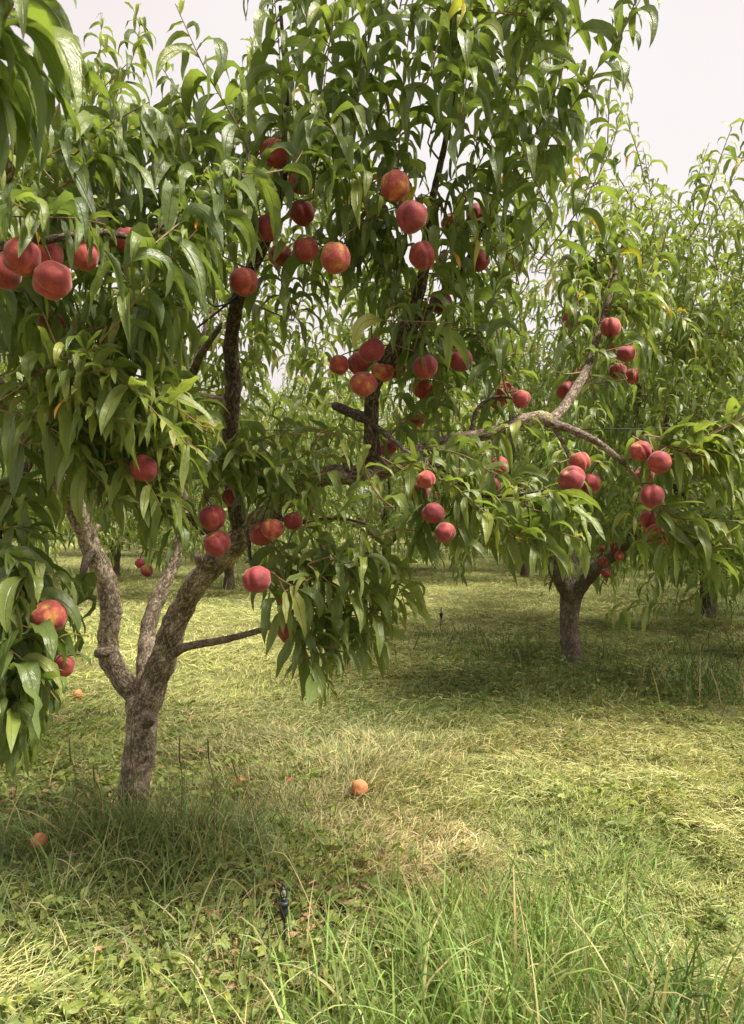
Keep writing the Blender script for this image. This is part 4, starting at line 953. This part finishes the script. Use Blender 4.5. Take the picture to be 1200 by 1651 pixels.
# loose clippings lying in combed swaths on top
for n, y0, y1, wd, ln in ((48000, 1.9, 6.0, .0034, .085), (26000, 5.5, 13.0, .006, .10)):
    x, y = frustum_points(n * 2, y0, y1, .9, 0); we, dry = zones(x, y)
    sw = vnoise(x * 0.9 + y * .3, y * 1.5, 1.25, 9); sel = (sw > 0.30) & (rng.uniform(0, 1, 2 * n) > we * .8) & (rng.uniform(0, 1, 2 * n) > dry * .6)
    x, y, sw = x[sel], y[sel], sw[sel]; m = len(x)
    an = vnoise(x, y, 0.6, 5) * 7.0 + vnoise(x, y, 3.0, 12) * 2.5 + rng.normal(0, 0.75, m)
    D = np.stack([np.cos(an), np.sin(an), rng.uniform(-.05, .45, m)], 1)
    c = mixc(np.tile(C_LIME * 1.05, (m, 1)), np.tile(C_HAY * 1.15, (m, 1)), np.clip(vnoise(x, y, 2.0, 13) + rng.normal(0, .2, m), 0, 1))
    c = mixc(c, np.tile(C_GREEN, (m, 1)), np.clip(rng.normal(.2, .3, m), 0, 1))
    add_blades(x, y, D, ln * rng.uniform(.5, 1.3, m), wd * rng.uniform(.7, 1.3, m), rng.uniform(.1, .8, m), 3, rnd_tint(c, m, .3), (rng.uniform(.005, .05, m) * (sw - .3) * 2.0 + rng.uniform(0, .07, m) * np.clip(vnoise(x, y, 3.4, 61) - .55, 0, 1) * 3.0))
flush('grass_clippings', 'pale cut grass lying in combed swaths on the turf')
# the tall bright tuft in front, and other tall clumps
def tuft(cx_px, cy_px, n, rx, ry, h, col, wd=.0080, lean=(0, 0), S=6, dro=(.2, 1.5)):
    c = G(cx_px, cy_px); x = c[0] + rng.normal(0, rx, n); y = c[1] + rng.normal(0, ry, n)
    sel = y > 1.25; x, y = x[sel], y[sel]; m = len(x)
    an = rng.uniform(0, 6.28, m); sp = rng.uniform(.05, .55, m)
    D = np.stack([np.cos(an) * sp + lean[0], np.sin(an) * sp + lean[1], np.ones(m)], 1)
    add_blades(x, y, D, h * rng.uniform(.45, 1.15, m), wd * rng.uniform(.6, 1.25, m), rng.uniform(*dro, m), S, mixc(rnd_tint(np.tile(np.array(col), (m, 1)), m, .45), np.tile(C_STRAW * .9, (m, 1)), np.where(rng.uniform(0, 1, m) < .2, rng.uniform(.3, 1, m), 0)))
BR = (.22, .32, .085)
tuft(830, 1640, 520, .24, .16, .34, BR, lean=(-.05, 0)); tuft(640, 1700, 260, .20, .13, .30, BR); tuft(920, 1560, 240, .13, .10, .27, BR, lean=(.15, 0))
tuft(740, 1560, 220, .14, .10, .26, BR); tuft(1130, 1690, 240, .16, .10, .28, (.12, .20, .06), lean=(.1, 0)); tuft(1010, 1400, 150, .13, .08, .16, BR, .005, (.3, 0))
tuft(560, 1650, 120, .2, .12, .26, (.11, .18, .045)); tuft(880, 1480, 140, .22, .08, .22, BR)
flush('tall_grass', 'tall bright green grass tuft at the front')
for a in ((300, 1440, 420, .30, .18, .30), (205, 1365, 420, .20, .08, .30), (270, 1385, 320, .16, .10, .30), (360, 1370, 300, .18, .10, .30), (160, 1430, 160, .12, .08, .2), (120, 1560, 380, .34, .16, .16), (420, 1560, 260, .26, .14, .20), (60, 1500, 240, .24, .10, .15), (10, 1320, 90, .1, .1, .24), (330, 1620, 240, .30, .10, .15), (40, 1650, 240, .25, .10, .14)):
    tuft(*a, (.20, .265, .090), .0058, dro=(.3, 1.9))  # blade colour lightened here to offset the crown's shadow
for a in ((800, 1055, 260, .5, .35, .20), (930, 1090, 240, .4, .3, .20), (1040, 1080, 240, .55, .4, .20), (1170, 1130, 240, .22, .22, .42), (730, 1040, 200, .4, .4, .20), (870, 1130, 160, .5, .25, .16), (1190, 1060, 160, .4, .4, .3)):
    tuft(*a, (.085, .145, .045), .0075, S=4)
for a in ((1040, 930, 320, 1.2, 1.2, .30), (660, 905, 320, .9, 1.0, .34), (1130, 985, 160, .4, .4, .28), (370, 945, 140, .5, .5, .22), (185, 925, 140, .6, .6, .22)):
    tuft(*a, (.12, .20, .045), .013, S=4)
flush('rough_grass', 'rough dark grass left uncut along the tree row')
# dry straw around the large tree and the sprinkler
def straw(cx_px, cy_px, n, rx, ry, ln=.16):
    c = G(cx_px, cy_px); x = c[0] + rng.normal(0, rx, n); y = c[1] + rng.normal(0, ry, n); an = rng.uniform(0, 6.28, n)
    sel = y > 1.3; x, y, an = x[sel], y[sel], an[sel]; n = len(x)
    D = np.stack([np.cos(an), np.sin(an), rng.uniform(-.1, .7, n)], 1)
    add_blades(x, y, D, ln * rng.uniform(.35, 1.4, n), .0030 * rng.uniform(.6, 1.2, n), rng.uniform(0, 1.0, n), 4, rnd_tint(np.tile(np.array([.42, .34, .18]), (n, 1)), n, .4), rng.uniform(0, .04, n))
for a in ((330, 1530, 220, .26, .16, .11), (480, 1540, 240, .22, .16, .10), (250, 1450, 420, .28, .14, .13), (300, 1560, 420, .3, .14, .13), (120, 1520, 260, .25, .14, .12), (560, 1370, 1500, .36, .2, .075), (400, 1310, 900, .3, .22, .07), (500, 1500, 500, .2, .14, .08), (420, 1620, 140, .3, .1, .11), (150, 1400, 160, .25, .12), (1020, 1560, 260, .18, .12, .12), (920, 1110, 200, .35, .3, .13)): straw(*a)
flush('dry_straw', 'dry tan straw scattered around the trunk and sprinkler', M_DRY)

# broad leaved weeds: small leaves near the ground
wb = []
def weeds(cx_px, cy_px, n, rx, ry, h=.07, lf=.040, wide=.55, col=.5):
    c = G(cx_px, cy_px); x = c[0] + rng.normal(0, rx, n); y = c[1] + rng.normal(0, ry, n); sel = y > 1.3; x, y = x[sel], y[sel]; n = len(x)
    P = np.stack([x, y, ground_z(x, y) + rng.uniform(.008, h, n)], 1); an = rng.uniform(0, 6.28, n)
    D = np.stack([np.cos(an), np.sin(an), rng.uniform(-.1, .8, n)], 1); L = lf * rng.uniform(.5, 1.4, n); t = np.zeros((n, 4)); t[:, 3] = 1
    t[:, 0] = np.clip(rng.normal(col, .2, n), 0, 1); t[:, 1] = np.where(rng.uniform(0, 1, n) < .04, rng.uniform(.2, .6, n), 0)
    wb.append((P, D, L, L * wide * rng.uniform(.7, 1.2, n), rng.uniform(.2, 1.2, n), t))
for a in ((120, 1210, 900, .35, .30), (60, 1290, 700, .30, .22), (420, 1390, 900, .22, .12), (330, 1420, 700, .30, .16), (150, 1450, 600, .30, .16), (620, 1520, 500, .16, .12), (440, 1480, 300, .2, .14), (300, 1280, 500, .30, .20), (600, 1620, 350, .2, .12), (1000, 1300, 200, .2, .2), (60, 1560, 700, .3, .16), (280, 1570, 500, .3, .14), (200, 1640, 300, .3, .1)): weeds(*a, col=.72)  # weed tint raised in front to lift the crown's shadow by colour
for k in range(46):
    weeds(rng.uniform(150, 1250), rng.uniform(1110, 1600), 26, .035, .035, .035, .04, .42, .5)
for a in ((860, 1090, 700, .6, .4), (1050, 1110, 500, .6, .3), (740, 1060, 400, .5, .4)): weeds(*a, .10, .045, .4, .35)
B, D, L, Wd, DR, TI = [np.concatenate([a[k] for a in wb]) for k in range(6)]
o = link('weeds', leaves_mesh('weeds', make_leaves(B, D, L, Wd, DR, 4), TI, 4, M_LEAF_FAR)); tag(o, 'low broad leaved weeds growing round the trunks', 'weeds', None, 'stuff')
# brown leaf litter
n = 1600; c = G(490, 1500); x = np.concatenate([c[0] + rng.normal(0, .22, 1000), G(120, 1290)[0] + rng.normal(0, .3, 600)]); y = np.concatenate([c[1] + rng.normal(0, .16, 1000), G(120, 1290)[1] + rng.normal(0, .22, 600)])
y = np.maximum(y, 1.4); an = rng.uniform(0, 6.28, n); TI = np.zeros((n, 4)); TI[:, 3] = 1
M_LITTER = simple_material('leaf_litter', (.30, .19, .11), .85, .7, 25, .1)
LVt = make_leaves(np.stack([x, y, ground_z(x, y) + rng.uniform(.01, .055, n)], 1), np.stack([np.cos(an), np.sin(an), rng.uniform(-.1, .3, n)], 1), rng.uniform(.02, .07, n), rng.uniform(.008, .02, n), rng.uniform(0, .6, n), 4)
o = link('leaf_litter', leaves_mesh('leaf_litter', LVt, TI, 4, M_LITTER)); tag(o, 'small brown dead leaves littering the soil under the tree', 'litter', None, 'stuff')

# ------------------------------------------------------------------ single things on the ground
DROP = [(62, 1377, 28, 'orange fallen peach in the grass near the left edge'), (580, 1287, 28, 'fallen peach lying out on the mown lawn in the middle'), (387, 1277, 20, 'pale fallen peach on the dry patch right of the trunk'),
        (300, 1399, 18, 'small orange fallen peach in the weeds before the trunk'), (835, 1466, 18, 'pink fallen peach half buried in the tall front tuft'), (125, 1133, 16, 'yellow fallen peach on the turf left of the trunk fork'), (930 - 465, 1272, 12, 'tiny pinkish fallen peach farther back on the dry patch')]
for i, (px, py, d, lab) in enumerate(DROP):
    c = G(px, py); dia = max(.045, d / F_PX * c[1]); c[2] = float(ground_z(c[0], c[1])) + dia * (.8 if px < 100 else .45)
    o = put_peach(c, dia, lab, 'peaches fallen on the grass', i + 1, (1.2, random.uniform(0, 6), random.uniform(0, 6)))
    o.material_slots[0].link = 'OBJECT'; o.material_slots[0].material = M_PEACH_OLD
FALLEN = [(516, 1424, .055, .75, 'curled orange fallen leaf nearest behind the sprinkler'), (508, 1452, .06, .5, 'pale yellow fallen leaf right of the sprinkler head'), (600, 1478, .06, .7, 'bright yellow fallen leaf by the tall grass edge'),
          (420, 1536, .07, .62, 'yellow fallen leaf left of the sprinkler stake'), (547, 1532, .055, .3, 'pale tan fallen leaf right of the sprinkler stake'), (504, 1523, .06, .2, 'tan fallen leaf lying between the stake and the pale leaf')]
for px, py, ln, yl, lab in FALLEN:
    c = G(px, py); c[2] = float(ground_z(c[0], c[1])) + .035; a = random.uniform(0, 6.28); t = np.array([[.9, yl, 0, 1]])
    v = make_leaves(np.zeros((1, 3)), np.array([[math.cos(a), math.sin(a), .35]]), np.array([ln]), np.array([ln * .36]), np.array([.5]), 9)
    o = link('fallen_leaf', leaves_mesh('fallen_leaf', v, t, 9, M_LEAF)); o.location = Vector(c); tag(o, lab, 'leaf', 'yellow leaves fallen on the ground')
# tall seeding grass stems in front of the trunk
STEMS = [(345, 1400, 335, 1190, 'leaning dark grass stem with a seed head right of the trunk'), (285, 1400, 290, 1185, 'upright dark grass stem nearest right of the trunk'), (205, 1400, 212, 1180, 'pale grass stem rising before the trunk'),
         (120, 1370, 112, 1190, 'thin stem with a brown tip left of the trunk'), (425, 1390, 372, 1220, 'bent grass stem farthest right of the trunk'), (162, 1380, 150, 1230, 'reddish dock stem just left of the trunk')]
for px, py, tx, ty, lab in STEMS:
    c = G(px, py); c[2] = float(ground_z(c[0], c[1])); tip = W(tx, ty, c[1]) - c
    s = link('grass_stem', None); s.location = Vector(c); tag(s, lab, 'grass stem', 'tall stems round the trunk')
    P, R = spline([np.zeros(3), tip * .5 + np.array([.01, .02, .03]), tip * .85, tip], [.0028, .0022, .0016, .001], .02)
    V, Fq = thin_tubes([(P, R)], 5); link('stem', mesh_np('stem', V, Fq, M_TWIG), s)
    P2, R2 = spline([tip * .78, tip * .9, tip], [.0016, .0034, .001], .006); V, Fq = thin_tubes([(P2, R2)], 6); link('seed_head', mesh_np('seed_head', V, Fq, M_SEED), s)
    n = 4; f = rng.uniform(.1, .6, n); an = rng.uniform(0, 6.28, n)
    V, Fq, T = blades(np.zeros((n, 3)) + np.array([0, 0, 5.0]), np.stack([np.cos(an) * .6, np.sin(an) * .6, np.ones(n)], 1), rng.uniform(.10, .2, n), np.full(n, .006), rng.uniform(.6, 1.6, n), 5, np.tile([.10, .17, .05, 1.0], (n, 1)))
    V = V - np.array([0, 0, 5.0]) + np.repeat(tip[None] * f[:, None], 12, axis=0)
    for q in range(n): link('blade', mesh_np('blade', V[q * 12:q * 12 + 12], Fq[:5], M_BLADE, None, T[:12]), s)

# micro sprinkler on its stake
def rod(pts, rad, k=10): 
    P, R = spline(pts, rad, .008); return P, R
def part(name, pts, rad, mat, parent, k=12): return link(name, tube_mesh(name, *rod(pts, rad), mat, k), parent)
def sprinkler(x, y, rz, label, sc=1.0):
    s = link('sprinkler', None); s.location = (x, y, float(ground_z(x, y))); s.rotation_euler = (0, 0, rz); s.scale = (sc,) * 3; tag(s, label, 'sprinkler', 'orchard sprinklers')
    part('stake', [(.016, .004, -.05), (.015, .003, .10), (.013, 0, .18)], [.003, .0033, .0035], M_BLACK, s)
    part('supply_tube', [(-.13, -.05, .006), (-.10, -.04, .018), (-.075, -.02, .075), (-.045, -.005, .145), (-.012, 0, .185), (.006, 0, .20)], [.0030] * 6, M_BLACK, s)
    b_ = part('body', [(.012, 0, .168), (.012, 0, .185), (.012, 0, .187), (.012, 0, .214), (.012, 0, .216), (.012, 0, .228), (.012, 0, .230)], [.009, .011, .0145, .0150, .0185, .0185, .009], M_BLACK, s, 20)
    part('collar', [(.012, 0, .2295), (.012, 0, .241)], [.0085, .007], M_BLACK, b_, 16)
    part('bridge_arm', [(.005, 0, .238), (.001, 0, .250), (.003, 0, .272), (.010, 0, .281)], [.0028] * 4, M_BLACK, b_, 8)
    part('bridge_arm', [(.019, 0, .238), (.023, 0, .250), (.021, 0, .272), (.013, 0, .281)], [.0028] * 4, M_BLACK, b_, 8)
    part('spinner', [(.012, -.001, .247), (.012, -.001, .252), (.012, -.001, .262), (.012, -.001, .267)], [.003, .0062, .0068, .003], M_WHITE, b_, 12)
    part('cap', [(.012, 0, .279), (.012, 0, .289)], [.0048, .0030], M_BLACK, b_, 10)
    return s
gs = G(452, 1560); sprinkler(gs[0], gs[1], 0.0, 'black micro sprinkler on a thin stake in the front grass', 0.86)
gs = G(711, 1024); sprinkler(gs[0], gs[1], 1.2, 'small dark sprinkler farther off, left of the right tree', 1.0)
# drip hose with a blue stripe, half hidden in the weeds
hp = [G(-90, 1315), G(20, 1334), G(80, 1352), G(130, 1372), G(185, 1400), G(238, 1424), G(300, 1450)]
for p in hp: p[2] = float(ground_z(p[0], p[1])) + .024
hose = link('drip_hose', None); hose.location = Vector(hp[2]); tag(hose, 'dark drip hose lying in the weeds before the trunk', 'hose')
P, R = spline([p - hp[2] for p in hp], [.009] * len(hp), .02); link('tube', tube_mesh('tube', P, R, M_HOSE, 10), hose)
V, Fq = thin_tubes([(P + np.array([0, -.003, .0072]), R * .32)], 6); link('stripe', mesh_np('stripe', V, Fq, M_BLUE), hose)
# black cord that ties the upright branch back to the left
c0, c1 = W(384, 476, 2.50), W(208, 600, 2.9)
cord = link('tie_cord', None); cord.location = Vector(c0); tag(cord, 'black tie cord stretched from the slender upright branch down into the leaves', 'cord')
part('strand', [np.zeros(3), (c1 - c0) * .3 + np.array([0, 0, -.012]), (c1 - c0) * .65 + np.array([0, 0, -.012]), c1 - c0], [.0042] * 4, M_BLACK, cord, 8)
part('strand', [np.array([.012, 0, -.012]), W(350, 494, 2.56) - c0, W(335, 485, 2.58) - c0, W(328, 476, 2.58) - c0], [.0036] * 4, M_BLACK, cord, 8)
bc = W(383, 482, 2.56) - c0; an = np.linspace(0, 2 * math.pi, 17)
ring = [bc + np.array([math.cos(a) * .031, math.sin(a) * .031, math.sin(a + 1) * .006]) for a in an]; part('loop', ring, [.0042] * 17, M_BLACK, cord, 8)
# trellis wire strung level through the tree
w0, w1 = W(380, 693, 3.05), W(1100, 690, 2.9)
wr = link('trellis_wire', tube_mesh('trellis_wire', *spline([np.zeros(3), (w1 - w0) * .5 + np.array([0, 0, -.008]), w1 - w0], [.0020] * 3, .05), M_BLACK, 6)); wr.location = Vector(w0)
tag(wr, 'thin dark wire strung level behind the thick limb', 'wire')
